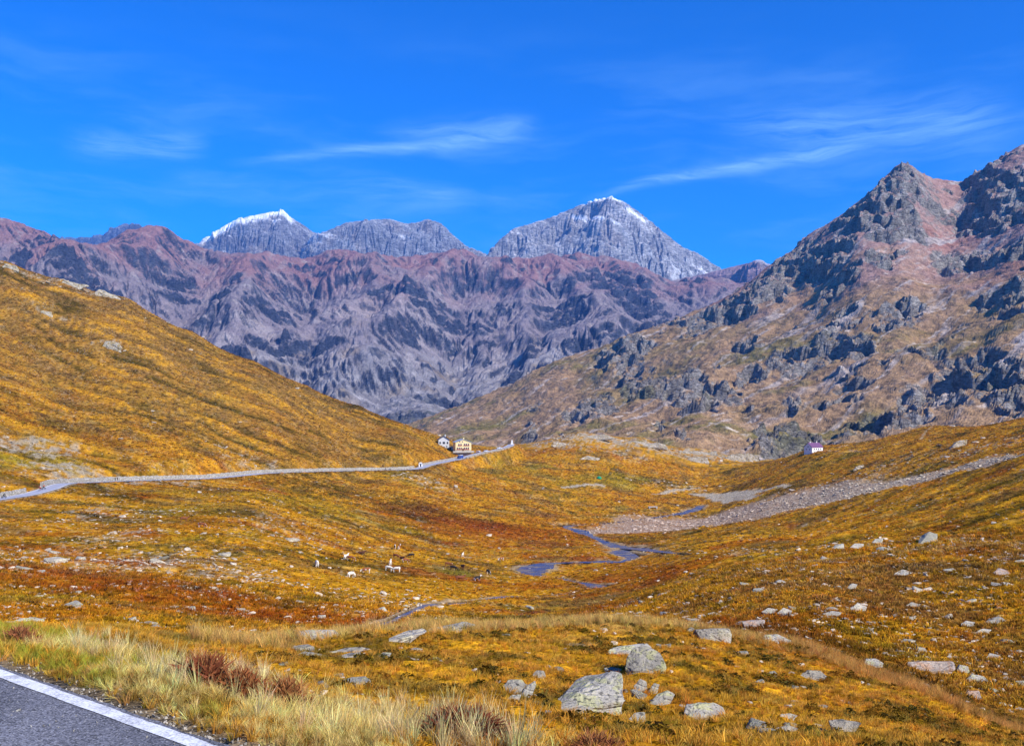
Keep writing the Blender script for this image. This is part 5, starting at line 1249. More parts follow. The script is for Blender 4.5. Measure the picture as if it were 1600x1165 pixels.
def stone_spots():
    out = []
    def take(n, y0, y1, px0, px1, size, accept, power=1.1):
        x, y, px = sample(n, y0, y1, px0, px1, power); k = accept(x, y, px) & (edge_dist(x, y) > .5)
        for rx, ry, rr in ROCK_SPOTS: k &= np.hypot(x - rx, y - ry) > rr * 1.1
        k &= poly_dist(x, y, FAR_PATH, 8)[0] > 5
        x, y, px = x[k], y[k], px[k]; s = size(x, y) * np.exp(RNG.normal(0, .5, len(x)))
        out.append(np.stack([x, y, s, px], 1))
    patch = lambda x, y, sc, th, sd: fbm(x / sc, y / sc, 3, sd) > th
    take(9000, 30, 150, 930, 1710, lambda x, y: .13 + .0016 * y, lambda x, y, px: patch(x, y, 9, -.15, 611))          # right-hand slope
    take(6500, 45, 170, -110, 700, lambda x, y: .18 + .0018 * y, lambda x, y, px: patch(x, y, 12, -.05, 612))          # left-hand slope
    take(1300, 6, 30, 420, 1710, lambda x, y: .05 + .003 * y, lambda x, y, px: patch(x, y, 1.6, .15, 613))             # the near bank
    take(26000, 150, 560, -110, 1710, lambda x, y: .45 + .0007 * y, lambda x, y, px: RNG.random(len(x)) < np.clip(stony_w(x, y) * 1.0 + .05, 0, 1))
    take(16000, 500, 1100, -110, 1710, lambda x, y: 1.2 + .0006 * y, lambda x, y, px: RNG.random(len(x)) < np.clip(stony_w(x, y) * 1.0 + .015, 0, 1))
    take(40000, 180, 760, 880, 1700, lambda x, y: .55 + .0006 * y, lambda x, y, px: poly_dist(x, y, SCREE_PATH, 90)[0] < poly_dist(x, y, SCREE_PATH, 90)[1] * (.45 + .95 * RNG.random(len(x)) ** 1.5 + .3 * fbm(x / 16.0, y / 22.0, 3, 145)))
    return np.concatenate(out)
ST = stone_spots()
app = ST[:, 2] / ST[:, 1]; vis = (ST[:, 3] > -5) & (ST[:, 3] < 1605)
order = np.argsort(-np.where(vis & (ST[:, 1] < 400), app, 0)); big = order[:200]; small = np.setdiff1d(np.arange(len(ST)), big)
def stone_cols(A):
    c = np.broadcast_to(np.array([.52, .43, .31]), (len(A), 3)).copy()
    c = mixc(c, np.array([.56, .42, .31]), (poly_dist(A[:, 0], A[:, 1], SCREE_PATH, 70)[0] < 60) * sstep(1350, 1050, A[:, 3]) * .8)
    return c * RNG.uniform(.7, 1.25, (len(A), 1))
A = ST[small]; nS = len(A)
zs = ground_z(A[:, 0], A[:, 1])
scatter('loose_stones', np.stack([A[:, 0], A[:, 1], zs + A[:, 2] * .04], 1), np.stack([RNG.normal(0, .2, nS), RNG.normal(0, .2, nS), RNG.uniform(0, 6.283, nS)], 1), np.stack([A[:, 2]] * 3, 1) * RNG.uniform(.8, 1.2, (nS, 3)), stone_cols(A), STONES)
KIND = {}
zone_meshes = []
for i in range(8):
    for mt_ in (PALE, GNEISS):
        me = rand_rock('stone', 700 + i, .38 + .02 * i, 1, 14, .03); me.materials.append(mt_); zone_meshes.append(me)
zb = ground_z(ST[big, 0], ST[big, 1])
# a stone is told by its bearing from the nearest named rock and its rank going outward
MARKS = [(np.mean([p[0] for p in h[0]]), np.mean([p[1] for p in h[0]]), sh) for h, sh in zip(HEROES, HERO_SHORT)] + [(340, 850, 'brown cow pair below the road'), (560, 880, 'left end of the cow herd'), (100, 985, 'small reddish shrub at the left edge'), (325, 1040, 'tall twiggy shrub'), (720, 1110, 'dense dark red-brown shrub')]
ORD = ['nearest', 'second', 'third', 'fourth', 'fifth', 'sixth', 'seventh', 'eighth', 'ninth', 'tenth', 'eleventh', 'twelfth'] + ['%dth' % k for k in range(13, 120)]
rows_ = HY - F * zb / ST[big, 1]; groups_ = {}
for q, i in enumerate(big):
    mk = min(range(len(MARKS)), key=lambda m: math.hypot(MARKS[m][0] - ST[i, 3], 1.6 * (MARKS[m][1] - rows_[q])))
    dx_, dy_ = ST[i, 3] - MARKS[mk][0], rows_[q] - MARKS[mk][1]
    way = ('right of' if dx_ > 0 else 'left of') if abs(dx_) > 1.3 * abs(dy_) else ('below' if dy_ > 0 else 'above')
    groups_.setdefault((mk, way), []).append((math.hypot(dx_, dy_), q))
STONE_LABEL = {}
for (mk, way), lst in groups_.items():
    for k_, (_, q) in enumerate(sorted(lst)): STONE_LABEL[q] = '%s loose stone %s the %s' % (ORD[k_], way, MARKS[mk][2])
for q, i in enumerate(big):
    x_, y_, s_, px_ = ST[i]
    grp = 'stones in the foreground bank' if y_ < 30 else ('stones scattered on the right-hand slope' if px_ > 900 else 'stones scattered on the left-hand slope')
    lab = STONE_LABEL[q]
    o = bpy.data.objects.new('stone', zone_meshes[random.randrange(len(zone_meshes))]); C.objects.link(o)
    o.location = (x_, y_, zb[q] + s_ * .05); o.rotation_euler = (random.gauss(0, .15), random.gauss(0, .15), random.uniform(0, 6.28)); o.scale = (s_ * 1.25, s_ * 1.25, s_ * random.uniform(.8, 1.2))
    tag(o, lab, 'stone', grp)
# ------------------------------------------------------------------ buildings
def box_mesh(name, x0, x1, y0, y1, z0, z1, mat, parent):
    v = [(x0, y0, z0), (x1, y0, z0), (x1, y1, z0), (x0, y1, z0), (x0, y0, z1), (x1, y0, z1), (x1, y1, z1), (x0, y1, z1)]
    f = [(0, 3, 2, 1), (4, 5, 6, 7), (0, 1, 5, 4), (1, 2, 6, 5), (2, 3, 7, 6), (3, 0, 4, 7)]
    return mesh_obj(name, v, f, mat, parent)
def empty(name, loc, rz=0.0):
    o = bpy.data.objects.new(name, None); C.objects.link(o); o.location = loc; o.rotation_euler = (0, 0, rz); return o
GLASS = plain('dark_glass', (.03, .035, .05), .12, spec=.6); FRAME = plain('window_frame', (.75, .73, .68), .6); WOOD = plain('brown_wood', (.14, .07, .03), .8, 3, .3)
RED = plain('red_shutter', (.42, .05, .04), .7); PLASTER_Y = plain('yellow_plaster', (.76, .60, .30), .9, .8, .10); PLASTER_W = plain('white_plaster', (.78, .76, .72), .9, .8, .08)
PLASTER_G = plain('grey_plaster', (.55, .55, .54), .9, .8, .1); STONE_BASE = plain('stone_base', (.45, .40, .33), .9, 1.5, .25); ROOF_GREY = plain('grey_sheet_roof', (.33, .37, .42), .45, 1.2, .15, .4)
ROOF_DARK = plain('dark_slate', (.08, .085, .10), .7, 1.5, .3); ROOF_PURPLE = plain('purple_sheet_roof', (.16, .07, .15), .6, 1.2, .2, .3); STEEL = plain('steel', (.35, .35, .36), .4, metal=.8)
def house(name, label, px, row, Y, wd, dp, eave, rise, rz, wall, roof, front, side=(), left=(), gable_front=True, doors=(), over=.5, chim=((1.5, 1.0),), base=None, rim=None):
    """front wall on local -Y; windows given as (x, z, w, h[, shutter material])"""
    cx = (px - 800) / F * Y; g = min(gz(cx + a, Y + b) for a in (-wd / 2, 0, wd / 2) for b in (-dp / 2, 0, dp / 2)); zb = -(row - HY) / F * Y
    root = empty(name, (cx, Y, zb), rz); tag(root, label, 'house')
    w2, d2 = wd / 2, dp / 2; b0 = min(g - zb - .5, -.5)
    if gable_front:
        v = [(-w2, -d2, b0), (w2, -d2, b0), (w2, d2, b0), (-w2, d2, b0), (-w2, -d2, eave), (w2, -d2, eave), (w2, d2, eave), (-w2, d2, eave), (0, -d2, eave + rise), (0, d2, eave + rise)]
        f = [(0, 1, 5, 8, 4), (2, 3, 7, 9, 6), (1, 2, 6, 5), (3, 0, 4, 7), (4, 8, 9, 7), (8, 5, 6, 9)]
    else:
        v = [(-w2, -d2, b0), (w2, -d2, b0), (w2, d2, b0), (-w2, d2, b0), (-w2, -d2, eave), (w2, -d2, eave), (w2, d2, eave), (-w2, d2, eave), (-w2, 0, eave + rise), (w2, 0, eave + rise)]
        f = [(0, 1, 5, 4), (2, 3, 7, 6), (1, 2, 6, 9, 5), (3, 0, 4, 8, 7), (4, 5, 9, 8), (8, 9, 6, 7)]
    mesh_obj('wall', v, f, wall, root)
    # roof: two slabs with overhang
    t = .28; rv, rf = [], []
    half = w2 if gable_front else d2; ln = (d2 if gable_front else w2) + over; sl = rise / half; zr = eave + rise + .06
    for sgn in (-1, 1):
        b = len(rv); e = half + over
        for l_ in (-ln, ln):
            for (q, z) in ((0, zr), (e, zr - sl * e), (e, zr - sl * e + t), (0, zr + t)):
                rv.append((sgn * q, l_, z) if gable_front else (l_, sgn * q, z))
        rf += [(b, b + 1, b + 2, b + 3), (b + 7, b + 6, b + 5, b + 4), (b, b + 4, b + 5, b + 1), (b + 1, b + 5, b + 6, b + 2), (b + 2, b + 6, b + 7, b + 3), (b + 3, b + 7, b + 4, b)]
    ro = mesh_obj('roof', rv, rf, roof, root)
    for (cxx, cyy) in chim:
        h0 = eave + rise - .8; box_mesh('chimney', cxx - .45, cxx + .45, cyy - .4, cyy + .4, h0, eave + rise + 1.2, wall, ro)
    if base: box_mesh('stone_base', -w2 - .06, w2 + .06, -d2 - .06, d2 + .06, b0 + .1, base, STONE_BASE, root)
    def win(place, x, z, ww, hh, sh=None, nm='window'):
        def bx(n_, a0, a1, q0, q1, z0, z1, m_, p_):
            if place == 'front': return box_mesh(n_, a0, a1, -d2 - q1, -d2 - q0, z0, z1, m_, p_)
            if place == 'right': return box_mesh(n_, w2 + q0, w2 + q1, a0, a1, z0, z1, m_, p_)
            return box_mesh(n_, -w2 - q1, -w2 - q0, a0, a1, z0, z1, m_, p_)
        wi = bx(nm, x - ww / 2 - .1, x + ww / 2 + .1, -.05, .08, z - hh / 2 - .1, z + hh / 2 + .1, WOOD if nm == 'door' else FRAME, root)
        bx('pane' if nm == 'window' else 'door_leaf', x - ww / 2, x + ww / 2, .02, .12, z - hh / 2, z + hh / 2, GLASS if nm == 'window' else WOOD, wi)
        if sh: bx('flower_box', x - ww / 2 - .25, x + ww / 2 + .25, .1, .45, z - hh / 2 - .45, z - hh / 2 + .02, sh, wi)
    for q in front: win('front', *q)
    for q in side: win('right', *q)
    for q in left: win('left', *q)
    for (x, w_, h_) in doors: win('front', x, h_ / 2 + .02, w_, h_, None, 'door')
    return root
yh = house('house', 'yellow guesthouse with red flower boxes and a low gabled grey roof', 722, 704, 838, 13.6, 12, 7.4, 2.4, math.radians(14), PLASTER_Y, ROOF_GREY,
      [(-3.2, 8.0, .8, .9), (-.9, 8.0, .8, .9)] + [(x, 5.6, 1.05, 1.3, RED) for x in (-3.9, -2.1, .9, 2.5, 4.3)] + [(x, 2.4, 1.05, 1.4, RED) for x in (-5.2, -3.6, -2.0, 1.0, 2.6, 4.2)],
      [(x, z, 1.0, 1.3) for x in (-3.5, 0, 3.5) for z in (2.4, 5.6)], doors=((-.4, 1.2, 2.2),), base=.7)
box_mesh('terrace', -9.5, 8.5, -9.5, -6.3, -1.2, .12, STONE_BASE, yh)
for k_ in range(8): box_mesh('railing_post', -9.3 + k_ * 2.5, -9.18 + k_ * 2.5, -9.45, -9.33, .12, 1.1, WOOD, yh)
box_mesh('railing', -9.4, 8.4, -9.44, -9.34, .95, 1.08, WOOD, yh)
house('house', 'grey and white gabled house left of the yellow guesthouse', 693, 701, 852, 9.2, 9, 8.2, 2.9, math.radians(8), PLASTER_G, ROOF_DARK,
      [(-3.2, 5.4, 1.3, 1.8), (0, 5.4, 2.0, 1.9), (3.2, 5.4, 1.3, 1.8), (-2.5, 2.2, 1, 1.2), (2.5, 2.2, 1, 1.2)], [(x, 5.4, 1, 1.4) for x in (-2, 2)], doors=((0, 1.1, 2.1),), over=.9, base=1.1, chim=((1.6, 2.0),))
house('house', 'white three-bay house with purple roof standing alone below the dark cliff', 1271, 709.5, 840, 12.2, 9.5, 6.2, 3.4, math.radians(27), PLASTER_W, ROOF_PURPLE,
      [(x, 4.6, .95, 1.15) for x in (-3.6, -1.2, 1.2, 3.6)] + [(x, 1.9, .95, 1.15) for x in (-3.6, 1.2, 3.6)], left=[(0, 6.6, .8, 1.0), (-2, 4.4, .9, 1.1), (2, 4.4, .9, 1.1)], gable_front=False, doors=((-1.2, 1.1, 2.2),), over=.35, chim=((-3.5, .5), (3.6, .3)))
shed = empty('shed', ((706 - 800) / F * 850, 850, 0), .2); shed.location.z = gz(shed.location.x, 850); tag(shed, 'small dark wooden shed between the grey house and the yellow guesthouse', 'shed')
box_mesh('wall', -1.9, 1.9, -1.5, 1.5, -.6, 2.4, WOOD, shed); mesh_obj('roof', [(-2.2, -1.9, 2.35), (2.2, -1.9, 2.35), (2.2, 1.9, 3.0), (-2.2, 1.9, 3.0), (-2.2, -1.9, 2.5), (2.2, -1.9, 2.5), (2.2, 1.9, 3.15), (-2.2, 1.9, 3.15)], [(3, 2, 1, 0), (4, 5, 6, 7), (0, 1, 5, 4), (1, 2, 6, 5), (2, 3, 7, 6), (3, 0, 4, 7)], ROOF_DARK, shed); box_mesh('door', -.5, .5, -1.56, -1.45, 0, 1.95, FRAME, shed)
# small roadside hut at the bend
hut = empty('hut', ((657 - 800) / F * 705, 705, 0), math.radians(10)); hut.location.z = gz(hut.location.x, 705); tag(hut, 'tiny white hut with a dark doorway at the road bend', 'hut')
box_mesh('wall', -1.3, 1.3, -1.1, 1.1, -.5, 2.3, PLASTER_W, hut); box_mesh('roof', -1.6, 1.6, -1.4, 1.4, 2.3, 2.5, ROOF_GREY, hut); box_mesh('doorway', -.5, .5, -1.16, -1.05, 0, 2.0, GLASS, hut); box_mesh('sign_panel', -.9, .9, -1.5, -1.42, 2.5, 3.2, PLASTER_W, hut)
# memorial on the knoll
mx_, my_ = ghit(800, 689, 500); mem = empty('monument', (mx_, my_, gz(mx_, my_))); mem.scale = (.72,) * 3; tag(mem, 'white tapering monument with a dark figure on top, beyond the houses', 'monument')
def frustum(name, a, b, z0, z1, mat, parent, cx=0, cy=0):
    v = [(cx - a, cy - a, z0), (cx + a, cy - a, z0), (cx + a, cy + a, z0), (cx - a, cy + a, z0), (cx - b, cy - b, z1), (cx + b, cy - b, z1), (cx + b, cy + b, z1), (cx - b, cy + b, z1)]
    return mesh_obj(name, v, [(3, 2, 1, 0), (4, 5, 6, 7), (0, 1, 5, 4), (1, 2, 6, 5), (2, 3, 7, 6), (3, 0, 4, 7)], mat, parent)
frustum('plinth', 2.0, 1.7, -.6, 1.0, PLASTER_W, mem); frustum('shaft', 1.5, .45, 1.0, 6.0, PLASTER_W, mem); frustum('figure', .4, .12, 6.0, 7.5, ROOF_DARK, mem); box_mesh('niche', -.35, .35, -1.32, -1.0, 1.6, 2.9, GLASS, mem)
# concrete slab bridge over the stream
bx_, by_ = ghit(1020, 794, 300); br_ = empty('footbridge', (bx_, by_, gz(bx_, by_)), .1); tag(br_, 'small grey concrete slab bridge in the flat pasture by the stream', 'bridge')
CONC = plain('concrete', (.42, .40, .36), .9, 1, .2); box_mesh('deck', -3.2, 3.2, -1.5, 1.5, .9, 1.35, CONC, br_); box_mesh('abutment', -3.0, -2.2, -1.4, 1.4, -.8, .9, CONC, br_); box_mesh('abutment', 2.2, 3.0, -1.4, 1.4, -.8, .9, CONC, br_)
# green dome tent
tx, ty = ghit(936, 748, 300); tent = empty('tent', (tx, ty, gz(tx, ty))); tag(tent, 'bright green dome tent pitched on the green pasture', 'tent')
bm = bmesh.new(); bmesh.ops.create_uvsphere(bm, u_segments=16, v_segments=10, radius=1); bmesh.ops.delete(bm, geom=[v for v in bm.verts if v.co.z < -.05], context='VERTS')
for v in bm.verts:
    a = math.atan2(v.co.y, v.co.x); k_ = 1 - .07 * abs(math.sin(2 * a)); v.co = Vector((v.co.x * 2.2 * k_, v.co.y * 1.7 * k_, v.co.z * 2.2))
me = bpy.data.meshes.new('canopy'); bm.to_mesh(me); bm.free(); me.materials.append(plain('green_nylon', (.0, .26, .13), .55)); o = bpy.data.objects.new('canopy', me); C.objects.link(o); o.parent = tent
mesh_obj('door_flap', [(-.6, -1.62, .05), (.6, -1.62, .05), (.35, -1.35, 1.35), (-.35, -1.35, 1.35)], [(0, 1, 2, 3)], plain('dark_green_nylon', (.0, .09, .05), .6), tent)
# ------------------------------------------------------------------ vehicles
TYRE = plain('tyre', (.02, .02, .02), .9); LAMP = plain('lamp_glass', (.7, .7, .65), .2); TAIL = plain('tail_lamp', (.4, .02, .02), .3)
def cyl(name, r, h, axis_x, mat, parent, loc, seg=14):
    bm = bmesh.new(); bmesh.ops.create_cone(bm, cap_ends=True, segments=seg, radius1=r, radius2=r, depth=h, matrix=Matrix.Rotation(math.pi / 2, 4, 'Y'))
    me = bpy.data.meshes.new(name); bm.to_mesh(me); bm.free(); me.materials.append(mat); o = bpy.data.objects.new(name, me); C.objects.link(o); o.parent = parent; o.location = loc; return o
def vehicle(name, label, px, row, Y, rz, paint, kind='car', roofp=None):
    """length along local Y, front at -Y"""
    cx = (px - 800) / F * Y; i = int(np.argmin(np.hypot(FAR_PATH[:, 0] - cx, FAR_PATH[:, 1] - Y))); near = math.hypot(FAR_PATH[i, 0] - cx, FAR_PATH[i, 1] - Y)
    z = FAR_PATH[i, 2] + .07 if near < 4.2 else gz(cx, Y)
    r = empty(name, (cx, Y, z), rz); tag(r, label, 'van' if kind == 'van' else 'car')
    if kind == 'car': L, Wd, prof, cab, wh = 4.3, .88, [(-2.15, .35), (-2.15, .75), (-1.9, .88), (-.95, 1.0), (-.3, 1.45), (1.1, 1.48), (1.9, 1.05), (2.15, .95), (2.15, .35)], [(-.88, 1.0), (-.3, 1.40), (1.05, 1.42), (1.7, 1.02)], .32
    else: L, Wd, prof, cab, wh = 5.8, 1.02, [(-2.9, .4), (-2.9, 1.0), (-2.75, 1.2), (-2.2, 1.45), (-1.5, 2.4), (2.7, 2.5), (2.9, 2.3), (2.9, .4)], [(-2.1, 1.5), (-1.5, 2.25), (-.3, 2.3), (-.3, 1.5)], .36
    def extr(nm, pr, w_, m_, inset=.0, par=r):
        n = len(pr); v = [(-w_ + (inset if z_ > 1.2 else 0), y_, z_) for y_, z_ in pr] + [(w_ - (inset if z_ > 1.2 else 0), y_, z_) for y_, z_ in pr]
        return mesh_obj(nm, v, [tuple(range(n)), tuple(range(2 * n - 1, n - 1, -1))] + [(k, k + n, (k + 1) % n + n, (k + 1) % n) for k in range(n)], m_, par)
    body = extr('body', prof, Wd, paint, .12)
    extr('side_windows', cab, Wd + .01, GLASS, .10)
    if kind == 'van':
        extr('roof', [(-1.4, 2.42), (2.7, 2.52), (2.6, 2.7), (-1.2, 2.6)], Wd - .1, roofp or paint)
        mesh_obj('windscreen', [(-.8, -2.22, 1.5), (.8, -2.22, 1.5), (.75, -1.58, 2.33), (-.75, -1.58, 2.33)], [(0, 1, 2, 3)], GLASS, r)
        box_mesh('rear_window', -.7, .7, 2.88, 2.93, 1.5, 2.2, GLASS, r)
    else:
        mesh_obj('windscreen', [(-.72, -.93, 1.03), (.72, -.93, 1.03), (.66, -.34, 1.44), (-.66, -.34, 1.44)], [(0, 1, 2, 3)], GLASS, r)
        mesh_obj('rear_window', [(.7, 1.83, 1.12), (-.7, 1.83, 1.12), (-.64, 1.15, 1.48), (.64, 1.15, 1.48)], [(0, 1, 2, 3)], GLASS, r)
    for sx_ in (-1, 1):
        box_mesh('headlight', sx_ * .6 - .17, sx_ * .6 + .17, -L / 2 - .03, -L / 2 + .1, .62, .8, LAMP, r); box_mesh('tail_light', sx_ * .65 - .12, sx_ * .65 + .12, L / 2 - .1, L / 2 + .03, .75, .95, TAIL, r)
        for yy_ in (-.31 * L, .31 * L): w_ = cyl('wheel', wh, .22, 1, TYRE, r, (sx_ * (Wd - .08), yy_, wh)); cyl('rim', wh * .6, .24, 1, STEEL, w_, (0, 0, 0))
    return r
def paint(n, c): return plain(n, c, .25, spec=.5)
vehicle('van', 'dark blue van with a white roof on the road below the yellow guesthouse', 719, 716, 781, math.radians(-38), paint('navy_paint', (.03, .06, .22)), 'van', paint('white_paint_car', (.75, .76, .8)))
vehicle('van', 'white van parked on the forecourt right of the yellow guesthouse', 748, 694, 885, math.radians(35), paint('white_paint_car', (.75, .76, .78)), 'van')
vehicle('car', 'dark car parked beyond the white van, left one of two', 762, 692, 905, math.radians(60), paint('black_paint', (.03, .03, .035)))
vehicle('car', 'dark car parked beyond the white van, right one of two', 772, 692, 905, math.radians(50), paint('grey_paint', (.08, .08, .09)))
vehicle('car', 'silver car on the road just past the yellow guesthouse', 759, 705, 833, math.radians(-50), paint('silver_paint', (.55, .57, .62)))
vehicle('car', 'pale car farthest along the road, next to a person in red', 780, 699, 872, math.radians(-70), paint('pale_paint', (.66, .66, .68)))
# ------------------------------------------------------------------ bodies grown from skeletons
def skin_mesh(name, joints, bones, root=0, sub=1):
    me = bpy.data.meshes.new(name); me.from_pydata([j[0] for j in joints], bones, []); o = bpy.data.objects.new(name, me); C.objects.link(o)
    o.modifiers.new('skin', 'SKIN'); sd = o.modifiers.new('sub', 'SUBSURF'); sd.levels = sub; sd.render_levels = sub
    if not me.skin_vertices: me.attributes.update()
    for i, j in enumerate(joints):
        sv = me.skin_vertices[0].data[i]; sv.radius = j[1] if isinstance(j[1], tuple) else (j[1], j[1]); sv.use_root = (i == root)
    dg = bpy.context.evaluated_depsgraph_get(); ev = o.evaluated_get(dg); out = bpy.data.meshes.new_from_object(ev); bpy.data.objects.remove(o)
    out.name = name; out.polygons.foreach_set('use_smooth', [True] * len(out.polygons)); return out
def cow_mesh(pose):
    lie = pose == 'lying'; zb = .62 if lie else 1.12; lg = []
    J = [((0, .85, zb), (.30, .34)), ((0, .35, zb - .03), (.36, .40)), ((0, -.25, zb - .02), (.34, .38)), ((0, -.68, zb + .03), (.28, .33))]   # rump .. withers; head toward -Y
    B = [(0, 1), (1, 2), (2, 3)]
    if pose == 'grazing': nk = [((0, -1.02, .92), (.15, .2)), ((0, -1.25, .55), (.12, .15)), ((0, -1.38, .30), (.11, .13)), ((0, -1.47, .10), (.07, .08))]
    else: nk = [((0, -1.0, zb + .25), (.15, .19)), ((0, -1.22, zb + .48), (.13, .15)), ((0, -1.45, zb + .42), (.11, .12)), ((0, -1.66, zb + .30), (.07, .08))]
    p = 3
    for q in nk: J.append(q); B.append((p, len(J) - 1)); p = len(J) - 1
    hd = 5
    for s in (-1, 1): J.append(((s * .22, nk[1][0][1] + .04, nk[1][0][2] + (.02 if pose == 'grazing' else .08)), .035)); B.append((hd, len(J) - 1))
    for s in (-1, 1):
        if lie:
            for (y0, att) in ((.65, 0), (-.6, 3)): J.append(((s * .3, y0 - .1, .25), .11)); B.append((att, len(J) - 1)); J.append(((s * .36, y0 - .45, .10), .07)); B.append((len(J) - 2, len(J) - 1))
        else:
            J.append(((s * .20, .82, .74), (.14, .17))); B.append((0, len(J) - 1)); a = len(J) - 1
            J.append(((s * .20, .95, .46), .075)); J.append(((s * .20, .88, .10), .06)); J.append(((s * .20, .84, .02), .075)); B += [(a, a + 1), (a + 1, a + 2), (a + 2, a + 3)]
            J.append(((s * .19, -.62, .74), (.12, .14))); B.append((3, len(J) - 1)); a = len(J) - 1
            J.append(((s * .19, -.64, .42), .075)); J.append(((s * .19, -.63, .10), .055)); J.append(((s * .19, -.66, .02), .07)); B += [(a, a + 1), (a + 1, a + 2), (a + 2, a + 3)]
    J.append(((0, 1.16, zb + .18), .05)); B.append((0, len(J) - 1)); J.append(((0, 1.22, zb - .35), .035)); B.append((len(J) - 2, len(J) - 1))
    return skin_mesh('cow_' + pose, J, B, 1)
def hide(name, a, b=None, scale=1.3, t=.5):
    mt, n, bs = material(name); pos = n.new('ShaderNodeTexCoord').outputs['Object']
    c = n.mix(n.mr(n.noise(pos, scale, 2, .4), t - .03, t + .03), a, b) if b else n.mix(n.mr(n.noise(pos, 4, 3), .3, .7), tuple(np.array(a) * .85), tuple(np.array(a) * 1.1))
    n.l.new(c, bs.inputs['Base Color']); return mt
HIDE = {'white': hide('white_hide', (.72, .66, .55)), 'brown': hide('brown_hide', (.22, .075, .03)), 'black': hide('black_hide', (.025, .022, .022)), 'dark brown': hide('dark_brown_hide', (.09, .035, .02)),
        'brown and white': hide('brown_white_hide', (.24, .08, .03), (.72, .66, .56), 1.2, .5), 'black and white': hide('black_white_hide', (.025, .022, .022), (.74, .70, .64), 1.1, .52)}
COWM = {p: cow_mesh(p) for p in ('grazing', 'standing', 'lying')}
for m_ in COWM.values(): m_.materials.append(HIDE['white'])
HORN = plain('horn', (.55, .48, .35), .5)
COWS = [(495, 885, 'white', 'grazing', 200, 'white cow at the left end of the herd'), (541, 874, 'white', 'standing', 160, 'white cow standing close behind a brown and white cow at left'), (548, 876, 'brown and white', 'grazing', 80, 'brown and white cow nose to tail with a white one, herd left'),
        (565, 866, 'dark brown', 'lying', 90, 'dark brown cow lying by the stones above the herd'), (549, 903, 'white', 'grazing', 150, 'white cow lowest at the left of the herd'), (571, 896, 'brown and white', 'grazing', -75, 'brown and white cow grazing below the lying dark cow'),
        (617, 858, 'black and white', 'standing', 10, 'black and white cow, left of the pair highest on the pasture'), (624, 858, 'brown and white', 'standing', 170, 'brown and white cow, right of the pair highest on the pasture'), (619, 872, 'brown', 'grazing', 60, 'brown cow below the highest pair of cows'),
        (628, 874, 'dark brown', 'lying', 40, 'small dark brown cow lying right of the single brown cow'), (634, 879, 'brown and white', 'grazing', 120, 'brown and white cow just below the small lying dark cow'), (642, 871, 'black', 'grazing', -80, 'black cow at the right of the upper group'),
        (610, 883, 'white', 'standing', 180, 'white cow facing away, top of the white trio'), (608, 892, 'white', 'grazing', 70, 'largest white cow, lower left of the white trio'), (619, 894, 'white', 'grazing', -100, 'white cow, lower right of the white trio'), (723, 870, 'white', 'standing', 170, 'lone white cow highest on the right of the herd'),
        (701, 885, 'brown', 'grazing', 85, 'brown cow directly above a black cow, herd right'), (709, 891, 'black', 'grazing', 70, 'black cow directly below a brown cow, herd right'), (723, 889, 'dark brown', 'standing', 20, 'dark brown cow right of the brown and black pair'), (719, 908, 'brown', 'standing', 95, 'large brown cow lowest in the herd, seen side on'),
        (746, 908, 'black and white', 'standing', 130, 'black and white cow right of the large lowest brown cow'), (763, 897, 'black and white', 'grazing', 30, 'black and white cow grazing at the far right of the herd'), (783, 876, 'brown and white', 'grazing', -60, 'brown and white cow by the pale flat stone, farthest right'),
        (288, 815, 'brown', 'standing', 100, 'brown cow alone high on the slope under the road'), (316, 824, 'brown and white', 'grazing', 80, 'brown and white cow following below the lone brown cow')]
for (a, b, hd_, pose, rz, lab) in COWS:
    cx, cy = ghit(a, b, 60); r = empty('cow', (cx, cy, gz(cx, cy) - .02), math.radians(rz)); r.scale = (.95,) * 3; tag(r, lab, 'cow', 'cows grazing on the valley pasture')
    o = bpy.data.objects.new('body', COWM[pose]); C.objects.link(o); o.parent = r; o.material_slots[0].link = 'OBJECT'; o.material_slots[0].material = HIDE[hd_]
    hx = {'grazing': (-1.27, .66), 'standing': (-1.2, 1.74), 'lying': (-1.2, 1.24)}[pose]
    for s in (-1, 1): mesh_obj('horn', [(s * .08, hx[0] - .03, hx[1]), (s * .08, hx[0] + .05, hx[1]), (s * .13, hx[0], hx[1] - .03), (s * .24, hx[0] - .03, hx[1] + .16)], [(0, 1, 3), (1, 2, 3), (2, 0, 3), (0, 2, 1)], HORN, r)
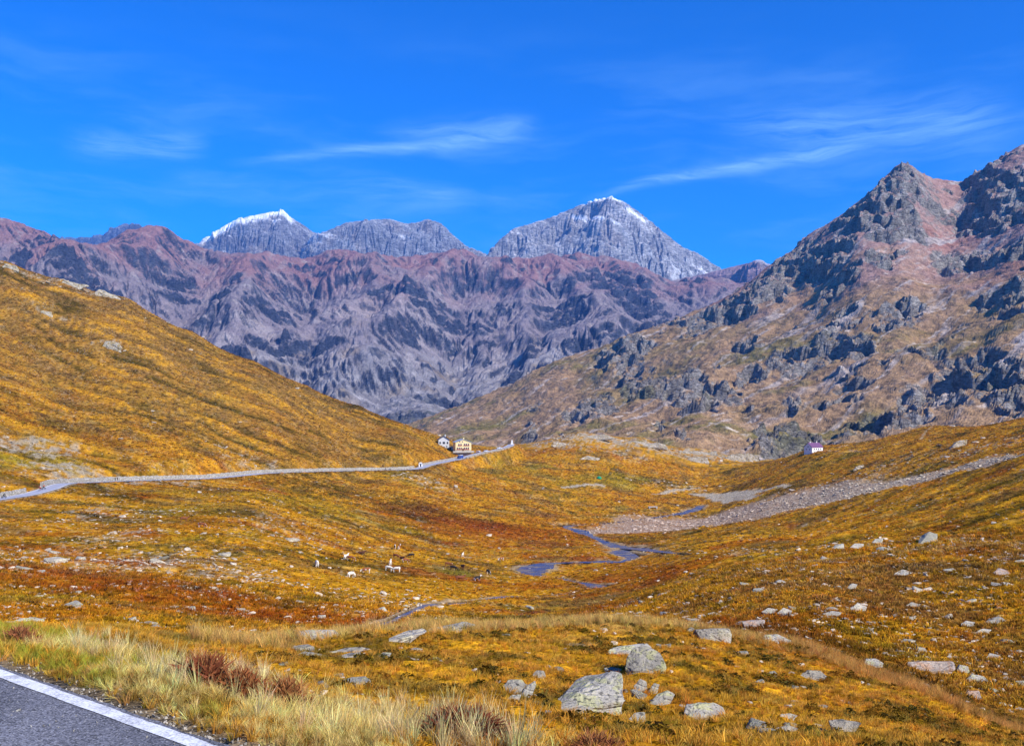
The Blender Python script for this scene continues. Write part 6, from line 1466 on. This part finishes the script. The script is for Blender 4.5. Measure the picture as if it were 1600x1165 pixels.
# people
SKIN = plain('skin', (.55, .33, .24), .6); HAIR = plain('hair', (.05, .03, .02), .8)
def person_mesh(pose):
    if pose == 'standing':
        J = [((0, 0, .96), (.17, .12)), ((0, 0, 1.15), (.16, .11)), ((0, .01, 1.40), (.20, .12)), ((0, 0, 1.52), .06), ((0, -.01, 1.62), (.085, .10)), ((0, 0, 1.73), (.08, .095)),
             ((-.10, 0, .88), .10), ((-.11, -.02, .50), .065), ((-.11, .02, .09), .05), ((-.12, -.12, .04), .045), ((.10, 0, .88), .10), ((.11, .03, .50), .065), ((.11, .06, .09), .05), ((.12, -.08, .04), .045),
             ((-.22, 0, 1.40), .06), ((-.27, .02, 1.12), .045), ((-.26, -.08, .88), .04), ((.22, 0, 1.40), .06), ((.27, .02, 1.12), .045), ((.26, -.08, .88), .04)]
    else:
        J = [((0, .22, .98), (.16, .13)), ((0, .08, 1.15), (.15, .12)), ((0, -.18, 1.33), (.19, .12)), ((0, -.28, 1.42), .06), ((0, -.36, 1.50), (.085, .10)), ((0, -.40, 1.60), (.08, .095)),
             ((-.10, .16, .92), .10), ((-.12, -.16, .68), .068), ((-.11, .05, .32), .05), ((-.12, -.08, .25), .045), ((.10, .16, .92), .10), ((.12, -.12, .78), .068), ((.11, -.02, .48), .05), ((.12, -.14, .42), .045),
             ((-.20, -.22, 1.32), .06), ((-.24, -.36, 1.14), .045), ((-.22, -.52, 1.0), .04), ((.20, -.22, 1.32), .06), ((.24, -.36, 1.14), .045), ((.22, -.52, 1.0), .04)]
    B = [(0, 1), (1, 2), (2, 3), (3, 4), (4, 5), (0, 6), (6, 7), (7, 8), (8, 9), (0, 10), (10, 11), (11, 12), (12, 13), (2, 14), (14, 15), (15, 16), (2, 17), (17, 18), (18, 19)]
    return skin_mesh('person_' + pose, J, B, 0)
PM = {p: person_mesh(p) for p in ('standing', 'riding')}
def person(px, row, Y, pose, jacket, trousers, rz, label, lift=0.0, at=None):
    cx, cy, zz = at if at else ((px - 800) / F * Y, Y, None)
    if zz is None:
        i = int(np.argmin(np.hypot(FAR_PATH[:, 0] - cx, FAR_PATH[:, 1] - cy))); zz = FAR_PATH[i, 2] + .06 if math.hypot(FAR_PATH[i, 0] - cx, FAR_PATH[i, 1] - cy) < 4 else gz(cx, cy)
    r = empty('person', (cx, cy, zz + lift), rz); tag(r, label, 'person')
    me = PM[pose].copy(); me.name = 'body'; me.materials.clear()
    for m_ in (plain('trousers', trousers, .8), plain('jacket', jacket, .7), SKIN, HAIR): me.materials.append(m_)
    top = 1.50 if pose == 'standing' else 1.40; hip = .98 if pose == 'standing' else 1.02
    for p in me.polygons:
        c = p.center; hand = abs(c.x) > .2 and ((pose == 'standing' and c.z < .95) or (pose == 'riding' and c.y < -.46))
        p.material_index = 2 if hand else (0 if c.z < hip and not (abs(c.x) > .19) else (1 if c.z < top else (3 if c.z > top + .22 or c.y > .03 - (.36 if pose == 'riding' else 0) else 2)))
    o = bpy.data.objects.new('body', me); C.objects.link(o); o.parent = r; return r
def bicycle(px, row, Y, rz, colr, label, motor=False):
    cx = (px - 800) / F * Y; i = int(np.argmin(np.hypot(FAR_PATH[:, 0] - cx, FAR_PATH[:, 1] - Y))); zz = FAR_PATH[i, 2] + .07
    r = empty('motorcycle' if motor else 'bicycle', (cx, Y, zz), rz); tag(r, label, 'motorcycle' if motor else 'bicycle')
    w_, R_ = (.07, .31) if motor else (.022, .34); fm = plain('frame_paint', colr, .3, spec=.5)
    for nm, yy_ in (('wheel', -.62 if motor else -.52), ('wheel', .68 if motor else .50)):
        bm = bmesh.new(); vs = []; sg, rg_ = 22, 6
        for a in range(sg):
            for b in range(rg_):
                t, p = 2 * math.pi * a / sg, 2 * math.pi * b / rg_; rr = R_ - w_ + w_ * math.cos(p); vs.append(bm.verts.new((w_ * math.sin(p), yy_ + rr * math.cos(t), R_ + rr * math.sin(t))))
        for a in range(sg):
            for b in range(rg_): bm.faces.new((vs[a * rg_ + b], vs[((a + 1) % sg) * rg_ + b], vs[((a + 1) % sg) * rg_ + (b + 1) % rg_], vs[a * rg_ + (b + 1) % rg_]))
        me = bpy.data.meshes.new(nm); bm.to_mesh(me); bm.free(); me.materials.append(TYRE); o = bpy.data.objects.new(nm, me); C.objects.link(o); o.parent = r
        cyl('hub', .05, .1, 1, STEEL, o, (0, yy_, R_), 8)
    def tube(nm, a, b, rad, m_):
        a, b = Vector(a), Vector(b); d = b - a; bm = bmesh.new(); bmesh.ops.create_cone(bm, cap_ends=True, segments=8, radius1=rad, radius2=rad, depth=d.length, matrix=Matrix.Translation((a + b) / 2) @ d.to_track_quat('Z', 'Y').to_matrix().to_4x4())
        me = bpy.data.meshes.new(nm); bm.to_mesh(me); bm.free(); me.materials.append(m_); o = bpy.data.objects.new(nm, me); C.objects.link(o); o.parent = r; return o
    rad = .05 if motor else .018
    tube('fork', (0, -.52, R_), (0, -.36, .95), rad * .8, fm); tube('top_tube', (0, -.38, .85), (0, .18, .82), rad, fm); tube('down_tube', (0, -.40, .78), (0, .05, .30), rad, fm); tube('seat_tube', (0, .05, .30), (0, .20, .92), rad, fm); tube('chain_stay', (0, .05, .30), (0, .50, R_), rad * .8, fm)
    tube('handlebar', (-.24, -.45, 1.0), (.24, -.45, 1.0), .018, TYRE); box_mesh('saddle', -.08, .08, .08, .36, .90, .96, TYRE, r)
    if motor: box_mesh('engine', -.16, .16, -.25, .3, .25, .62, STEEL, r); box_mesh('fuel_tank', -.16, .16, -.35, .1, .72, .95, fm, r)
    return r
def rider(px, row, Y, rz, jacket, trousers, colr, lb, lp, motor=False):
    b = bicycle(px, row, Y, rz, colr, lb, motor); return person(px, row, Y, 'riding', jacket, trousers, rz, lp, at=(b.location.x, b.location.y, b.location.z), lift=.04)
rider(63, 768, 347, math.radians(-20), (.55, .03, .03), (.04, .03, .03), (.5, .05, .05), 'bicycle under the red-clad rider on the road bend at left', 'cyclist in a red jersey riding on the road bend at left')
rider(68, 761, 351, math.radians(150), (.50, .08, .04), (.02, .02, .025), (.04, .04, .05), 'dark motorcycle parked in the wall gap behind the red cyclist', 'rider in a red jacket on the dark motorcycle in the wall gap', True)
rider(6, 776, 321, math.radians(150), (.02, .02, .025), (.02, .02, .025), (.03, .03, .04), 'motorcycle in front of the stone wall at the left edge', 'rider all in black in front of the wall at the left edge', True)
rider(602, 735, 655, math.radians(110), (.02, .02, .03), (.02, .02, .02), (.05, .05, .06), 'left motorcycle of the pair on the straight before the bend', 'rider in black on the left motorcycle before the bend', True)
rider(609, 735, 661, math.radians(110), (.05, .05, .05), (.02, .02, .02), (.03, .03, .05), 'right motorcycle of the pair on the straight before the bend', 'rider in dark grey on the right motorcycle before the bend', True)
person(180, 752, 417, 'standing', (.04, .06, .04), (.03, .03, .03), .4, 'walker in dark green beside the long wall')
person(183.5, 752, 418, 'standing', (.10, .08, .05), (.05, .05, .06), -.3, 'walker in brown beside the walker in dark green')
person(787, 699, 868, 'standing', (.55, .05, .06), (.05, .05, .08), .2, 'person in a red top beside the pale car at the road end')
# ------------------------------------------------------------------ air
def haze_box(x0, x1, y0, y1, z0, z1, density, color):
    me = bpy.data.meshes.new('haze'); bm = bmesh.new()
    bmesh.ops.create_cube(bm, size=1.0, matrix=Matrix.Translation(((x0 + x1) / 2, (y0 + y1) / 2, (z0 + z1) / 2)) @ Matrix.Diagonal((x1 - x0, y1 - y0, z1 - z0, 1)))
    bm.to_mesh(me); bm.free()
    mt = bpy.data.materials.new('air'); mt.use_nodes = True
    t = mt.node_tree; t.nodes.remove(t.nodes['Principled BSDF'])
    pv = t.nodes.new('ShaderNodeVolumePrincipled')
    pv.inputs['Color'].default_value = (*color, 1); pv.inputs['Density'].default_value = density; pv.inputs['Anisotropy'].default_value = 0.1
    t.links.new(pv.outputs[0], t.nodes['Material Output'].inputs['Volume'])
    me.materials.append(mt)
    o = bpy.data.objects.new('haze', me); C.objects.link(o)
    return tag(o, kind='stuff')
zmin = min(float(np.min([v.co.z for v in [o.data.vertices[i] for i in range(0, len(o.data.vertices), 997)]])) for o in C.objects if o.type == 'MESH' and o.name.split('.')[0] in ('mountain', 'snowy_peak', 'ground', 'distant_ridge'))
haze_box(-9000, 9000, -60, 16500, zmin - 400, 2720, 3.8e-5, (0.14, 0.38, 1.0))
